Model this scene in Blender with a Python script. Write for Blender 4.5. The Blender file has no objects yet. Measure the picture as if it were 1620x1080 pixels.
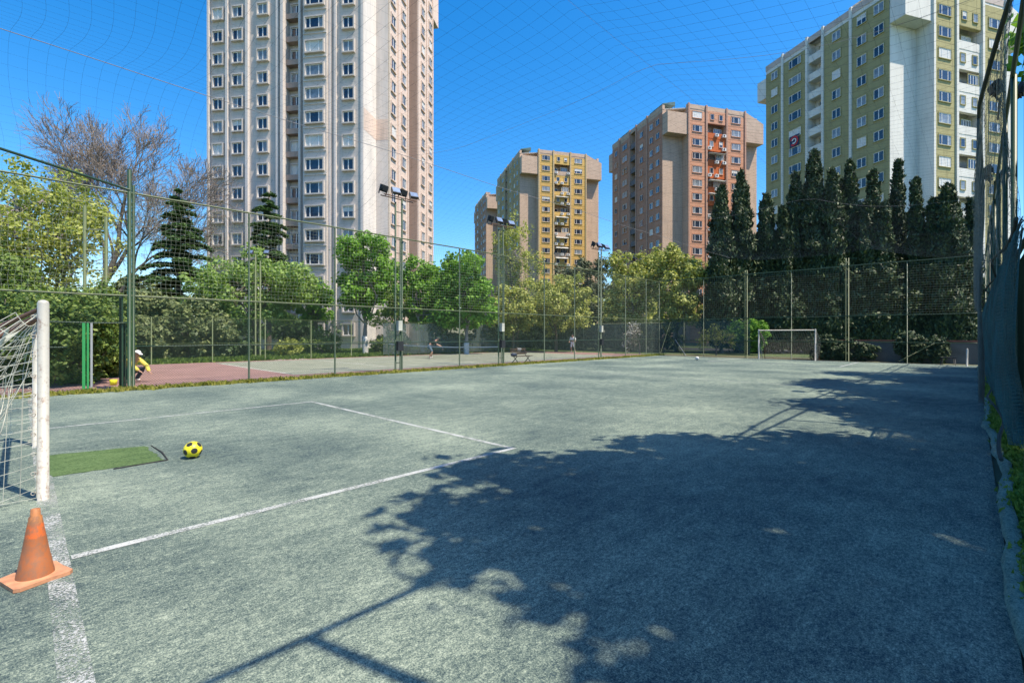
import bpy, math, random
import numpy as np
from mathutils import Vector, Matrix
R_ = math.radians
sc = bpy.context.scene
COL = sc.collection
random.seed(7)
# ------------------------------------------------------------------ camera, world, sun
F_PX, HOR, CAMH = 752.0, 529.0, 1.7
YAW = R_(44.15)
SY, CY = math.sin(YAW), math.cos(YAW)
cam = bpy.data.cameras.new("camera"); camo = bpy.data.objects.new("camera", cam); COL.objects.link(camo)
camo.location = (0, 0, CAMH); camo.rotation_euler = (R_(90), 0, YAW)
cam.sensor_width = 36; cam.lens = F_PX / 1620 * 36; cam.shift_y = -11 / 1620.0
cam.clip_start = 0.05; cam.clip_end = 6000
sc.camera = camo
SUN_EL, SUN_AZ = R_(61.5), math.atan2(.957, .29)      # azimuth clockwise from +Y
w = bpy.data.worlds.new("World"); sc.world = w; w.use_nodes = True
nt = w.node_tree; sky = nt.nodes.new('ShaderNodeTexSky'); sky.sky_type = 'NISHITA'; sky.sun_disc = False
sky.sun_elevation = SUN_EL; sky.sun_rotation = SUN_AZ; sky.air_density = 1.0; sky.dust_density = 0.7; sky.ozone_density = 2.6
bg = nt.nodes['Background']; bg.inputs[1].default_value = 0.138
hs = nt.nodes.new('ShaderNodeHueSaturation'); hs.inputs['Saturation'].default_value = 1.44; nt.links.new(sky.outputs[0], hs.inputs['Color']); nt.links.new(hs.outputs[0], bg.inputs[0])
sl = bpy.data.lights.new("sun", 'SUN'); sl.energy = 4.1; sl.angle = R_(0.53); sl.color = (1.0, .885, .72)
so = bpy.data.objects.new("sun", sl); COL.objects.link(so)
sd = Vector((math.sin(SUN_AZ) * math.cos(SUN_EL), math.cos(SUN_AZ) * math.cos(SUN_EL), math.sin(SUN_EL)))
so.rotation_euler = sd.to_track_quat('Z', 'Y').to_euler(); so.location = (20, 10, 60)
sc.view_settings.view_transform = 'Standard'; sc.view_settings.look = 'None'
sc.view_settings.exposure = 0.92; sc.view_settings.gamma = 1.0

def CW(lat, d):            # camera-plan coordinates (right, forward) to world X, Y
    return (-SY * d + CY * lat, CY * d + SY * lat)
def at(px, d):             # point at image column px and depth d
    return CW((px - 810) / F_PX * d, d)
def zat(py, d): return CAMH + (HOR - py) * d / F_PX
def ground(px, py):
    d = CAMH * F_PX / (py - HOR); return at(px, d)

# ------------------------------------------------------------------ helpers
def tag(o, label=None, cat=None, group=None, kind=None):
    if label: o['label'] = label
    if cat: o['category'] = cat
    if group: o['group'] = group
    if kind: o['kind'] = kind
    return o
def empty(name, loc=(0, 0, 0), rz=0, label=None, cat=None, group=None):
    o = bpy.data.objects.new(name, None); COL.objects.link(o); o.location = loc; o.rotation_euler = (0, 0, rz)
    o.empty_display_size = .2
    return tag(o, label, cat, group)
class MB:
    def __init__(s): s.V = []; s.F = []; s.n = 0
    def add(s, v, f, m=0, sm=False):
        v = np.asarray(v, float).reshape(-1, 3); f = np.asarray(f, int)
        s.V.append(v); s.F.append((f + s.n, m, sm)); s.n += len(v); return s
    def box(s, x0, x1, y0, y1, z0, z1, m=0):
        v = [(x, y, z) for x in (x0, x1) for y in (y0, y1) for z in (z0, z1)]
        return s.add(v, [(0, 1, 3, 2), (4, 6, 7, 5), (0, 4, 5, 1), (2, 3, 7, 6), (0, 2, 6, 4), (1, 5, 7, 3)], m)
    def prism(s, poly, z0, z1, m=0, ztops=None):
        n = len(poly); zt = ztops or [z1] * n
        v = [(p[0], p[1], z0) for p in poly] + [(p[0], p[1], zt[i]) for i, p in enumerate(poly)]
        s.add(v, [(i, (i + 1) % n, n + (i + 1) % n, n + i) for i in range(n)], m)
        s.poly_face([(p[0], p[1], zt[i]) for i, p in enumerate(poly)], m); s.poly_face([(p[0], p[1], z0) for p in poly][::-1], m)
        return s
    def poly_face(s, pts, m=0):
        from mathutils.geometry import tessellate_polygon
        t = tessellate_polygon([[Vector(p) for p in pts]])
        return s.add(pts, [tuple(x) for x in t], m)
    def tube(s, pts, r, n=6, m=0, cap=True, sm=True):
        P = np.asarray(pts, float); k = len(P); r = np.broadcast_to(np.asarray(r, float), (k,))
        T = np.gradient(P, axis=0); T /= np.linalg.norm(T, axis=1)[:, None] + 1e-9
        ref = np.array([0, 0, 1.]) if abs(T[:, 2]).mean() < .8 else np.array([1., 0, 0])
        U = np.cross(T, ref); U /= np.linalg.norm(U, axis=1)[:, None] + 1e-9; W = np.cross(U, T)
        a = np.arange(n) * 2 * math.pi / n
        V = P[:, None] + r[:, None, None] * (U[:, None] * np.cos(a)[None, :, None] + W[:, None] * np.sin(a)[None, :, None])
        i = np.arange(k - 1)[:, None] * n + np.arange(n)[None]; j = np.arange(k - 1)[:, None] * n + (np.arange(n)[None] + 1) % n
        Fq = np.stack([i, j, j + n, i + n], -1).reshape(-1, 4)
        s.add(V.reshape(-1, 3), Fq, m, sm)
        if cap:
            b = s.n - k * n
            for base in (0, (k - 1) * n):
                s.F.append((np.array([[b + base, b + base + q, b + base + q + 1] for q in range(1, n - 1)]), m, False))
        return s
    def strands(s, P, r, m=0, n=3):          # P [count, k, 3] many polylines at once
        P = np.asarray(P, float); c, k, _ = P.shape
        T = np.gradient(P, axis=1); T /= np.linalg.norm(T, axis=2)[..., None] + 1e-9
        ref = np.where(np.abs(T[..., 2:3]) < .9, np.array([0, 0, 1.]), np.array([1., 0.3, 0]))
        U = np.cross(T, ref); U /= np.linalg.norm(U, axis=2)[..., None] + 1e-9; W = np.cross(U, T)
        a = np.arange(n) * 2 * math.pi / n
        V = P[:, :, None] + r * (U[:, :, None] * np.cos(a)[:, None] + W[:, :, None] * np.sin(a)[:, None])
        base = (np.arange(c)[:, None, None] * k + np.arange(k - 1)[None, :, None]) * n
        i = base + np.arange(n); j = base + (np.arange(n) + 1) % n
        Fq = np.stack([i, j, j + n, i + n], -1).reshape(-1, 4)
        return s.add(V.reshape(-1, 3), Fq, m, False)
    def leaves(s, C, N, size, aspect=1.0, m=0, rng=None, up=None):
        n = len(C); N = N / (np.linalg.norm(N, axis=1)[:, None] + 1e-9)
        ref = rng.normal(size=(n, 3)) if up is None else up + rng.normal(size=(n, 3)) * .35
        U = ref - (ref * N).sum(1)[:, None] * N; U /= np.linalg.norm(U, axis=1)[:, None] + 1e-9
        W = np.cross(N, U); sz = (size * (.6 + .8 * rng.random(n)))[:, None]
        a = U * sz * aspect; b = W * sz * .5
        V = np.stack([C - a * .5, C - a * .05 + b, C + a * .5, C - a * .05 - b], 1).reshape(-1, 3)
        return s.add(V, np.arange(4 * n).reshape(-1, 4), m)
    def lathe(s, prof, n=24, m=0, c=(0, 0)):
        a = np.arange(n) * 2 * math.pi / n; k = len(prof)
        V = [(c[0] + r * math.cos(t), c[1] + r * math.sin(t), z) for r, z in prof for t in a]
        Fq = [(i * n + j, i * n + (j + 1) % n, (i + 1) * n + (j + 1) % n, (i + 1) * n + j) for i in range(k - 1) for j in range(n)]
        return s.add(V, Fq, m, True)
    def build(s, name, mats, parent=None, loc=None):
        me = bpy.data.meshes.new(name)
        if s.V:
            V = np.concatenate(s.V); lt = []; li = []; mi = []; sm = []
            for f, m, q in s.F:
                lt.append(np.full(len(f), f.shape[1])); li.append(f.ravel()); mi.append(np.full(len(f), m)); sm.append(np.full(len(f), q))
            lt = np.concatenate(lt); li = np.concatenate(li)
            me.vertices.add(len(V)); me.vertices.foreach_set('co', V.ravel())
            me.loops.add(len(li)); me.loops.foreach_set('vertex_index', li)
            me.polygons.add(len(lt)); me.polygons.foreach_set('loop_start', np.concatenate([[0], np.cumsum(lt)[:-1]]))
            me.polygons.foreach_set('loop_total', lt)
            me.polygons.foreach_set('material_index', np.concatenate(mi)); me.polygons.foreach_set('use_smooth', np.concatenate(sm))
            me.update(calc_edges=True); me.validate()
        for m in (mats if isinstance(mats, (list, tuple)) else [mats]): me.materials.append(m)
        o = bpy.data.objects.new(name, me); COL.objects.link(o)
        if parent: o.parent = parent
        if loc is not None: o.location = loc
        return o
def inst(o, parent, loc=(0, 0, 0), rz=0, name=None):
    c = o.copy(); COL.objects.link(c); c.parent = parent; c.location = loc; c.rotation_euler = (0, 0, rz)
    return c
def mesh_obj(me, name, parent, loc=(0, 0, 0), rz=0):
    c = bpy.data.objects.new(name, me); COL.objects.link(c); c.parent = parent; c.location = loc; c.rotation_euler = (0, 0, rz); return c

# ------------------------------------------------------------------ materials
class NT:
    def __init__(s, name):
        s.m = bpy.data.materials.new(name); s.m.use_nodes = True; s.t = s.m.node_tree; s.b = s.t.nodes['Principled BSDF']; s.out = s.t.nodes['Material Output']
    def n(s, ty, **kw):
        o = s.t.nodes.new('ShaderNode' + ty)
        for k, v in kw.items():
            if k in o.inputs: o.inputs[k].default_value = v
            else: setattr(o, k, v)
        return o
    def l(s, a, b): s.t.links.new(a, b)
    def coord(s, kind='Object', scale=(1, 1, 1)):
        tc = s.n('TexCoord'); mp = s.n('Mapping'); mp.inputs['Scale'].default_value = scale; s.l(tc.outputs[kind], mp.inputs[0]); return mp.outputs[0]
    def noise(s, co, scale, detail=4, rough=.6):
        o = s.n('TexNoise'); o.inputs['Scale'].default_value = scale; o.inputs['Detail'].default_value = detail; o.inputs['Roughness'].default_value = rough
        s.l(co, o.inputs['Vector']); return o.outputs['Fac']
    def ramp(s, fac, stops):
        o = s.n('ValToRGB'); e = o.color_ramp.elements
        while len(e) < len(stops): e.new(.5)
        for i, (p, c) in enumerate(stops): e[i].position = p; e[i].color = (*c, 1) if len(c) == 3 else c
        s.l(fac, o.inputs[0]); return o.outputs[0]
    def mix(s, f, a, b, mode='MIX'):
        o = s.n('Mix', data_type='RGBA', blend_type=mode)
        for i, v in ((0, f), (6, a), (7, b)):
            if hasattr(v, 'is_linked') or hasattr(v, 'links'): s.l(v, o.inputs[i])
            else: o.inputs[i].default_value = v if i == 0 else (*v, 1)
        return o.outputs[2]
    def math(s, op, a, b=0.0):
        o = s.n('Math', operation=op)
        for i, v in ((0, a), (1, b)):
            if hasattr(v, 'links'): s.l(v, o.inputs[i])
            else: o.inputs[i].default_value = v
        return o.outputs[0]
    def bump(s, h, strength=.3, dist=.02):
        o = s.n('Bump'); o.inputs['Strength'].default_value = strength; o.inputs['Distance'].default_value = dist; s.l(h, o.inputs['Height']); s.l(o.outputs[0], s.b.inputs['Normal'])
def plain(name, col, rough=.6, metal=0, var=.25, scale=3, spec=.5, kind='Object'):
    t = NT(name); co = t.coord(kind); n = t.noise(co, scale, 5)
    lo = [c * (1 - var) for c in col]; hi = [min(1, c * (1 + var)) for c in col]
    t.l(t.ramp(n, [(.3, lo), (.7, hi)]), t.b.inputs['Base Color']); t.b.inputs['Roughness'].default_value = rough; t.b.inputs['Metallic'].default_value = metal
    t.b.inputs['Specular IOR Level'].default_value = spec
    return t.m
M = {}
def turf_mat(name, a, b, c, d):
    t = NT(name); co = t.coord('Object'); cs = t.coord('Object', (1.6, .7, 1))
    n1 = t.noise(cs, 3.8, 9, .8); n2 = t.noise(co, 95, 4, .9); n3 = t.noise(co, .35, 3, .5); n4 = t.noise(t.coord('Object', (1.5, .8, 1)), 26, 5, .8)
    v = t.math('ADD', t.math('ADD', t.math('MULTIPLY', n1, .26), t.math('MULTIPLY', n2, .70)), t.math('MULTIPLY', n4, .42))
    v = t.math('SUBTRACT', t.math('ADD', v, t.math('MULTIPLY', n3, .22)), .30)
    t.l(t.ramp(v, [(.398, a), (.462, b), (.542, c), (.632, d)]), t.b.inputs['Base Color'])
    t.b.inputs['Roughness'].default_value = .85; t.b.inputs['Specular IOR Level'].default_value = .25
    t.bump(t.math('ADD', n2, n4), .55, .02)
    return t
M['turf'] = turf_mat('turf', (.014, .034, .050), (.064, .096, .092), (.172, .220, .176), (.42, .47, .36)).m
M['turf_green'] = turf_mat('turf_green', (.02, .04, .015), (.05, .095, .03), (.10, .165, .055), (.19, .26, .11)).m
def line_mat(name='line_paint', thr=.475):
    t = NT(name); co = t.coord('Object'); n2 = t.noise(co, 60, 5, .85); n1 = t.noise(co, 3, 4, .6)
    v = t.math('ADD', t.math('MULTIPLY', n2, .7), t.math('MULTIPLY', n1, .3))
    t.l(t.ramp(v, [(.34, (.14, .18, .17)), (.46, (.36, .38, .36)), (.62, (.46, .47, .45))]), t.b.inputs['Base Color']); t.b.inputs['Roughness'].default_value = .8
    tr = t.n('BsdfTransparent'); mx = t.n('MixShader'); al = t.ramp(v, [(thr - .05, (0, 0, 0)), (thr + .03, (1, 1, 1))])
    t.l(al, mx.inputs[0]); t.l(tr.outputs[0], mx.inputs[1]); t.l(t.b.outputs[0], mx.inputs[2]); t.l(mx.outputs[0], t.out.inputs[0])
    return t.m
M['line'] = line_mat(); M['line_worn'] = line_mat('line_worn', .535)
M['court_line'] = plain('court_line', (.55, .55, .5), .7)
def court(name, a, b):
    t = NT(name); co = t.coord('Object'); n = t.noise(co, .6, 6, .65); n2 = t.noise(co, 40, 3, .7)
    c = t.ramp(t.math('ADD', t.math('MULTIPLY', n, .7), t.math('MULTIPLY', n2, .3)), [(.35, a), (.65, b)])
    t.l(c, t.b.inputs['Base Color']); t.b.inputs['Roughness'].default_value = .9; return t.m
M['court_red'] = court('court_red', (.20, .115, .10), (.30, .18, .16))
M['court_green'] = court('court_green', (.17, .19, .14), (.26, .27, .20))
M['path'] = court('path', (.3, .28, .25), (.42, .40, .37))
M['soil'] = court('soil', (.05, .055, .03), (.12, .12, .06))
M['grass_ground'] = court('grass_ground', (.04, .07, .018), (.10, .14, .04))
M['asphalt'] = court('asphalt', (.04, .04, .04), (.07, .07, .07))
def leafm(name, cols, trans=.35, rough=.55):
    t = NT(name); g = t.n('NewGeometry'); r = g.outputs['Random Per Island']; co = t.coord('Object'); n = t.noise(co, .8, 3)
    v = t.math('ADD', t.math('MULTIPLY', r, .6), t.math('MULTIPLY', n, .45)); k = len(cols)
    c = t.ramp(v, [(.15 + .7 * i / (k - 1), cc) for i, cc in enumerate(cols)])
    t.l(c, t.b.inputs['Base Color']); t.b.inputs['Roughness'].default_value = rough; t.b.inputs['Specular IOR Level'].default_value = .3
    tl = t.n('BsdfTranslucent'); t.l(t.mix(1.0, c, (1.0, 1.1, .55), 'MULTIPLY'), tl.inputs[0]); mx = t.n('MixShader'); mx.inputs[0].default_value = trans
    t.l(t.b.outputs[0], mx.inputs[1]); t.l(tl.outputs[0], mx.inputs[2]); t.l(mx.outputs[0], t.out.inputs[0]); return t.m
M['leaf_bright'] = leafm('leaf_bright', [(.07, .17, .015), (.14, .30, .03), (.26, .44, .07)], .4)
M['leaf_maple'] = leafm('leaf_maple', [(.11, .19, .04), (.22, .34, .08), (.38, .50, .16)], .4)
M['leaf_yellow'] = leafm('leaf_yellow', [(.16, .19, .035), (.30, .35, .07), (.50, .52, .15)], .4)
M['leaf_olive'] = leafm('leaf_olive', [(.16, .19, .045), (.33, .36, .09), (.55, .55, .18)], .35)
M['leaf_dark'] = leafm('leaf_dark', [(.018, .04, .012), (.04, .08, .025), (.08, .13, .04)], .2)
M['leaf_hedge'] = leafm('leaf_hedge', [(.04, .075, .015), (.12, .20, .04), (.28, .35, .08)], .3)
M['leaf_juniper'] = leafm('leaf_juniper', [(.04, .07, .03), (.12, .16, .06), (.24, .27, .10)], .15)
M['leaf_cedar'] = leafm('leaf_cedar', [(.03, .07, .03), (.08, .155, .055), (.17, .26, .09)], .12)
M['leaf_cypress'] = leafm('leaf_cypress', [(.012, .026, .010), (.036, .060, .022), (.10, .135, .05)], .08)
M['leaf_pine'] = leafm('leaf_pine', [(.03, .045, .02), (.08, .10, .045), (.16, .17, .08)], .12)
M['leaf_brown'] = leafm('leaf_brown', [(.20, .11, .06), (.30, .20, .10), (.34, .26, .12)], .3)
M['weeds'] = leafm('weeds', [(.12, .15, .02), (.28, .28, .05), (.42, .38, .10)], .35)
M['grass'] = leafm('grass', [(.06, .12, .02), (.12, .20, .03), (.20, .28, .06)], .35)
def bark(name, a, b, sc_=6):
    t = NT(name); co = t.coord('Object', (1, 1, .3)); n = t.noise(co, sc_, 6, .7); t.l(t.ramp(n, [(.35, a), (.65, b)]), t.b.inputs['Base Color']); t.b.inputs['Roughness'].default_value = .9; t.bump(n, .6, .03); return t.m
M['bark'] = bark('bark', (.05, .042, .035), (.16, .13, .10)); M['bark_grey'] = bark('bark_grey', (.14, .12, .12), (.30, .27, .26)); M['whitewash'] = bark('whitewash', (.45, .44, .42), (.7, .69, .66))
M['twig'] = bark('twig', (.15, .125, .11), (.30, .255, .225)); M['blossom'] = leafm('blossom', [(.3, .28, .26), (.5, .48, .45), (.6, .58, .55)], .2)
def paint(name, col, rust=.35, rough=.45, scale=5):
    t = NT(name); co = t.coord('Object'); n = t.noise(co, scale, 6, .7); n2 = t.noise(co, scale * 6, 4, .7)
    f = t.ramp(t.math('ADD', t.math('MULTIPLY', n, .6), t.math('MULTIPLY', n2, .4)), [(.62 - rust * .25, (0, 0, 0)), (.70 - rust * .1, (1, 1, 1))])
    c = t.mix(f, col, (.16, .08, .045)); t.l(c, t.b.inputs['Base Color']); t.b.inputs['Roughness'].default_value = rough; t.bump(n2, .15, .004); return t.m
M['green_paint'] = paint('green_paint', (.018, .05, .024), .15)
M['olive_paint'] = paint('olive_paint', (.085, .115, .045), .25)
M['bright_green'] = paint('bright_green', (.03, .26, .07), .05)
M['white_paint'] = paint('white_paint', (.43, .42, .37), .42, .5, 5)
M['rust_pipe'] = paint('rust_pipe', (.13, .075, .055), .9)
M['grey_metal'] = paint('grey_metal', (.30, .31, .31), .1)
M['dark_metal'] = plain('dark_metal', (.03, .032, .035), .5, .3)
M['black_rubber'] = plain('black_rubber', (.02, .02, .02), .8)
M['glass_lamp'] = plain('lamp_glass', (.35, .42, .5), .12, .6)
M['wire_green'] = plain('wire_green', (.025, .055, .035), .6, .2, .3)
M['wire_grey'] = plain('wire_grey', (.07, .09, .075), .5, .4)
M['rope_pale'] = plain('rope_pale', (.25, .28, .20), .8)
M['rope_dark'] = plain('rope_dark', (.02, .035, .03), .8)
M['rope_teal'] = plain('rope_teal', (.010, .075, .085), .75, 0, .5, 2)
M['rope_grey'] = plain('rope_grey', (.09, .115, .11), .8)
M['rope_white'] = plain('rope_white', (.5, .5, .42), .85, 0, .3)
M['rope_sky'] = plain('rope_sky', (.035, .06, .09), .9)
M['cable'] = plain('cable', (.22, .21, .22), .6)
M['screen'] = plain('windscreen_cloth', (.05, .075, .075), .9, 0, .4, 1.5)

# ------------------------------------------------------------------ ground and pitch
def sheet(name, x0, x1, y0, y1, z, mat, kind='structure', nx=1, ny=1):
    mb = MB(); xs = np.linspace(x0, x1, nx + 1); ys = np.linspace(y0, y1, ny + 1)
    X, Y = np.meshgrid(xs, ys, indexing='ij'); V = np.stack([X, Y, np.full_like(X, z)], -1).reshape(-1, 3)
    f = [(i * (ny + 1) + j, (i + 1) * (ny + 1) + j, (i + 1) * (ny + 1) + j + 1, i * (ny + 1) + j + 1) for i in range(nx) for j in range(ny)]
    mb.add(V, f); o = mb.build(name, mat); 
    if kind: tag(o, kind=kind)
    return o
XL, XR, YB, YE = -18.45, .18, -6.0, 36.35
sheet('ground', -2500, 2500, -2500, 2500, -.05, M['grass_ground'])
sheet('soil_verge', -19.6, XL + .1, -8, 40, -.03, M['soil'])
sheet('soil_strip', -19.6, 3.0, YE - .1, 41, -.026, M['soil'])
sheet('side_verge', .05, 7, -8, YE + .1, -.022, M['soil'])
sheet('pitch', XL, XR, YB, YE, 0, M['turf'])
def line(x0, x1, y0, y1, z=.004, mat='line'): return sheet('pitch_marking', x0, x1, y0, y1, z, M[mat])
LW = .085
line(-4.98, -4.9 + .01, .26, 5.14, .0045); line(-11.98, -4.98, 5.06, 5.14, .0045); line(-12.06, -11.98, .26, 5.14, .0045)
line(-18.3, -4.98, .10, .25, .004, 'line_worn'); line(-4.98, -1.9, .12, .25, .004, 'line_worn')
line(-17.6, -1.0, 17.9, 18.0, .004, 'line_worn')
line(-5.1, -5.0, 30.0, YE - .6); line(-12.0, -11.9, 30.0, YE - .6); line(-12.0, -5.0, 29.92, 30.0)
line(-17.8, -.3, YE - .6, YE - .5, .0045)
# worn green repair patch in front of the near goal
mb = MB(); pr = random.Random(3); pc = [(-9.35, .22), (-7.90, .24), (-7.84, 1.33), (-9.05, 1.30)]; pl = [(pc[i][0] + (pc[(i + 1) % 4][0] - pc[i][0]) * t / 14 + pr.uniform(-.018, .018), pc[i][1] + (pc[(i + 1) % 4][1] - pc[i][1]) * t / 14 + pr.uniform(-.018, .018)) for i in range(4) for t in range(14)]
mb.prism([(x + .0, y) for x, y in pl], .002, .006); tag(mb.build('turf_patch', M['turf_green']), 'rectangle of fresher green artificial turf laid in front of the near goal', 'turf patch')
mb = MB(); mb.tube([(-9.02, 1.37, .006), (-8.4, 1.40, .006), (-7.82, 1.37, .006), (-7.78, .8, .006)], [.006, .013, .010, .008], 5)
tag(mb.build('seam', M['black_rubber']), 'dark lifted seam along two sides of the green turf patch', 'seam')
# tennis court beyond the left fence
sheet('court_surround', -33.6, -19.1, -6, 37.6, -.012, M['court_red'])
sheet('court', -32.6, -20.6, 8.0, 33.4, -.006, M['court_green'])
for a in [(-31.4, -31.32, 8, 31.8), (-21.2, -21.12, 8, 31.8), (-30.1, -30.02, 8, 31.8), (-22.5, -22.42, 8, 31.8), (-31.4, -21.12, 8, 8.09), (-31.4, -21.12, 31.8, 31.88), (-30.1, -22.5, 13.5, 13.58), (-30.1, -22.5, 26.3, 26.38), (-26.3, -26.22, 13.5, 26.3)]:
    sheet('court_marking', *a, -.002, M['court_line'])
sheet('footpath', -60, -33.9, 12.0, 14.2, -.03, M['path'])
sheet('road', -120, 40, 52, 60, -.03, M['asphalt'])
# kerb with carpet flap on the right
def xin(y): return .19 + .035 * np.sin(y * .9) + .02 * np.sin(y * 2.3 + 1) - .03 * (y > 12)
mb = MB(); ys = np.linspace(-3, 36, 160); prof = [(0, .002), (.012, .045), (.05, .062), (.11, .05), (.13, -.03)]
kr_ = random.Random(4); V = [(xin(y) + px + .008 * math.sin(y * 7 + px * 20) + kr_.uniform(-.008, .008), y, pz + (.010 * math.sin(y * 5.1 + 1) + kr_.uniform(-.008, .008)) * (px > 0)) for y in ys for px, pz in prof]; k = len(prof)
mb.add(V, [(i * k + j, i * k + j + 1, (i + 1) * k + j + 1, (i + 1) * k + j) for i in range(len(ys) - 1) for j in range(k - 1)], 0, True)
tag(mb.build('kerb', turf_mat('kerb_turf', (.05, .09, .08), (.11, .18, .15), (.20, .28, .22), (.3, .38, .30)).m), kind='structure')

# ------------------------------------------------------------------ vegetation helpers
def rngv(rng, n): v = rng.normal(size=(n, 3)); return v / np.linalg.norm(v, axis=1)[:, None]
def clumps(rng, blobs, n):
    vol = np.array([b[3] * b[4] * b[5] for b in blobs]) ** .8; idx = rng.choice(len(blobs), n, p=vol / vol.sum())
    B = np.array(blobs, float)[idx]; d = rngv(rng, n); r = .45 + .6 * rng.random(n) ** .6
    return B[:, :3] + d * B[:, 3:6] * r[:, None], d
def foliage(mb, rng, blobs, nclump, crad, per, size, aspect=1.5, m=0, outw=1.0, squash=.8):
    C, D = clumps(rng, blobs, nclump); rr = crad * (.5 + .9 * rng.random(nclump))
    cc = np.repeat(C, per, 0); rad = np.repeat(rr, per)[:, None]; d = rngv(rng, len(cc)) ; d[:, 2] *= squash
    P = cc + d * rad * (rng.random(len(cc))[:, None] ** .45)
    N = d * outw + rngv(rng, len(cc)) * .8 + np.array([0, 0, .5])
    mb.leaves(P, N, size, aspect, m, rng); return C
def limb(mb, rng, a, b, r0, r1, n=7, wob=.06, m=0, sides=6):
    a = np.array(a, float); b = np.array(b, float); L = np.linalg.norm(b - a); t = np.linspace(0, 1, n)[:, None]
    P = a + (b - a) * t + np.cumsum(rng.normal(size=(n, 3)), 0) * wob * L / n * 2 * np.sin(t * math.pi); P[:, 2] += (np.sin(t[:, 0] * math.pi)) * L * .05
    mb.tube(P, np.linspace(r0, r1, n), sides, m, cap=False); return P
def tree(name, label, loc, blobs, leaf, h_trunk, r_trunk, nclump=160, crad=.5, per=60, size=.16, seed=1, bark_='bark', group=None, white=0, aspect=1.5, cat='tree', nbr=26, lean=(0, 0), squash=.8):
    rng = np.random.default_rng(seed); root = empty(name, (loc[0], loc[1], loc[2] if len(loc) > 2 else -.04), 0, label, cat, group)
    cr = MB(); C = foliage(cr, rng, blobs, nclump, crad, per, size, aspect, squash=squash); cr.build('crown', M[leaf], root)
    tr = MB(); top = np.array([lean[0], lean[1], h_trunk]); zt = np.mean([b[2] for b in blobs])
    P = limb(tr, rng, (0, 0, 0), top, r_trunk * 1.15, r_trunk * .75, 8, .03, sides=9); Q = limb(tr, rng, P[-1], (lean[0] * 1.3, lean[1] * 1.3, zt + .35 * max(b[5] for b in blobs)), r_trunk * .75, r_trunk * .2, 8, .12)
    idx = rng.choice(len(C), min(nbr, len(C)), replace=False)
    for i in idx:
        s = Q[rng.integers(0, len(Q) - 1)]; mid = (s + C[i]) / 2 + rng.normal(size=3) * .15
        limb(tr, rng, s, mid, r_trunk * .38, r_trunk * .2, 4, .1, sides=5); limb(tr, rng, mid, C[i], r_trunk * .2, .012, 5, .12, sides=4)
    tr.build('trunk', M[bark_], root)
    if white:
        q = MB(); q.tube([(0, 0, 0), (0, 0, .1)] + [tuple(P[i]) for i in range(1, 5) if P[i][2] < white], r_trunk * 1.25, 9); q.build('whitewash', M['whitewash'], root)
    return root
def tree_px(name, label, px, d, ytop, ybot, wpx, **kw):
    """broad crown centred on column px at depth d"""
    x, y = at(px, d); top = zat(ytop, d); bot = max(.3, zat(ybot, d)); rw = wpx * d / F_PX / 2; rng = np.random.default_rng(kw.get('seed', 1) + 50)
    zc = (top + bot) / 2; rz = (top - bot) / 2; blobs = [(0, 0, zc, rw * .6, rw * .6, rz * .78)]
    for i in range(11):
        a = rng.random() * 6.28; zz = rng.uniform(-.6, .75); q = math.sqrt(1 - zz * zz * .8)
        blobs.append((math.cos(a) * rw * .72 * q, math.sin(a) * rw * .72 * q, zc + zz * rz * .78, rw * rng.uniform(.2, .42), rw * rng.uniform(.2, .42), rz * rng.uniform(.14, .32)))
    return tree(name, label, (x, y), blobs, kw.pop('leaf', 'leaf_bright'), kw.pop('h_trunk', max(1.6, bot + .4)), kw.pop('r_trunk', .18), **kw)
def bush(name, label, loc, blobs, leaf, nclump, crad, per, size, seed, group=None, cat='bush', aspect=1.5):
    rng = np.random.default_rng(seed); root = empty(name, (loc[0], loc[1], -.04), 0, label, cat, group)
    f = MB(); C = foliage(f, rng, blobs, nclump, crad, per, size, aspect); f.build('foliage', M[leaf], root)
    s = MB()
    for i in rng.choice(len(C), min(14, len(C)), replace=False): limb(s, rng, (rng.normal() * .1, rng.normal() * .1, 0), C[i], .035, .01, 5, .1, sides=5)
    s.build('stem', M['bark'], root); return root
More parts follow.
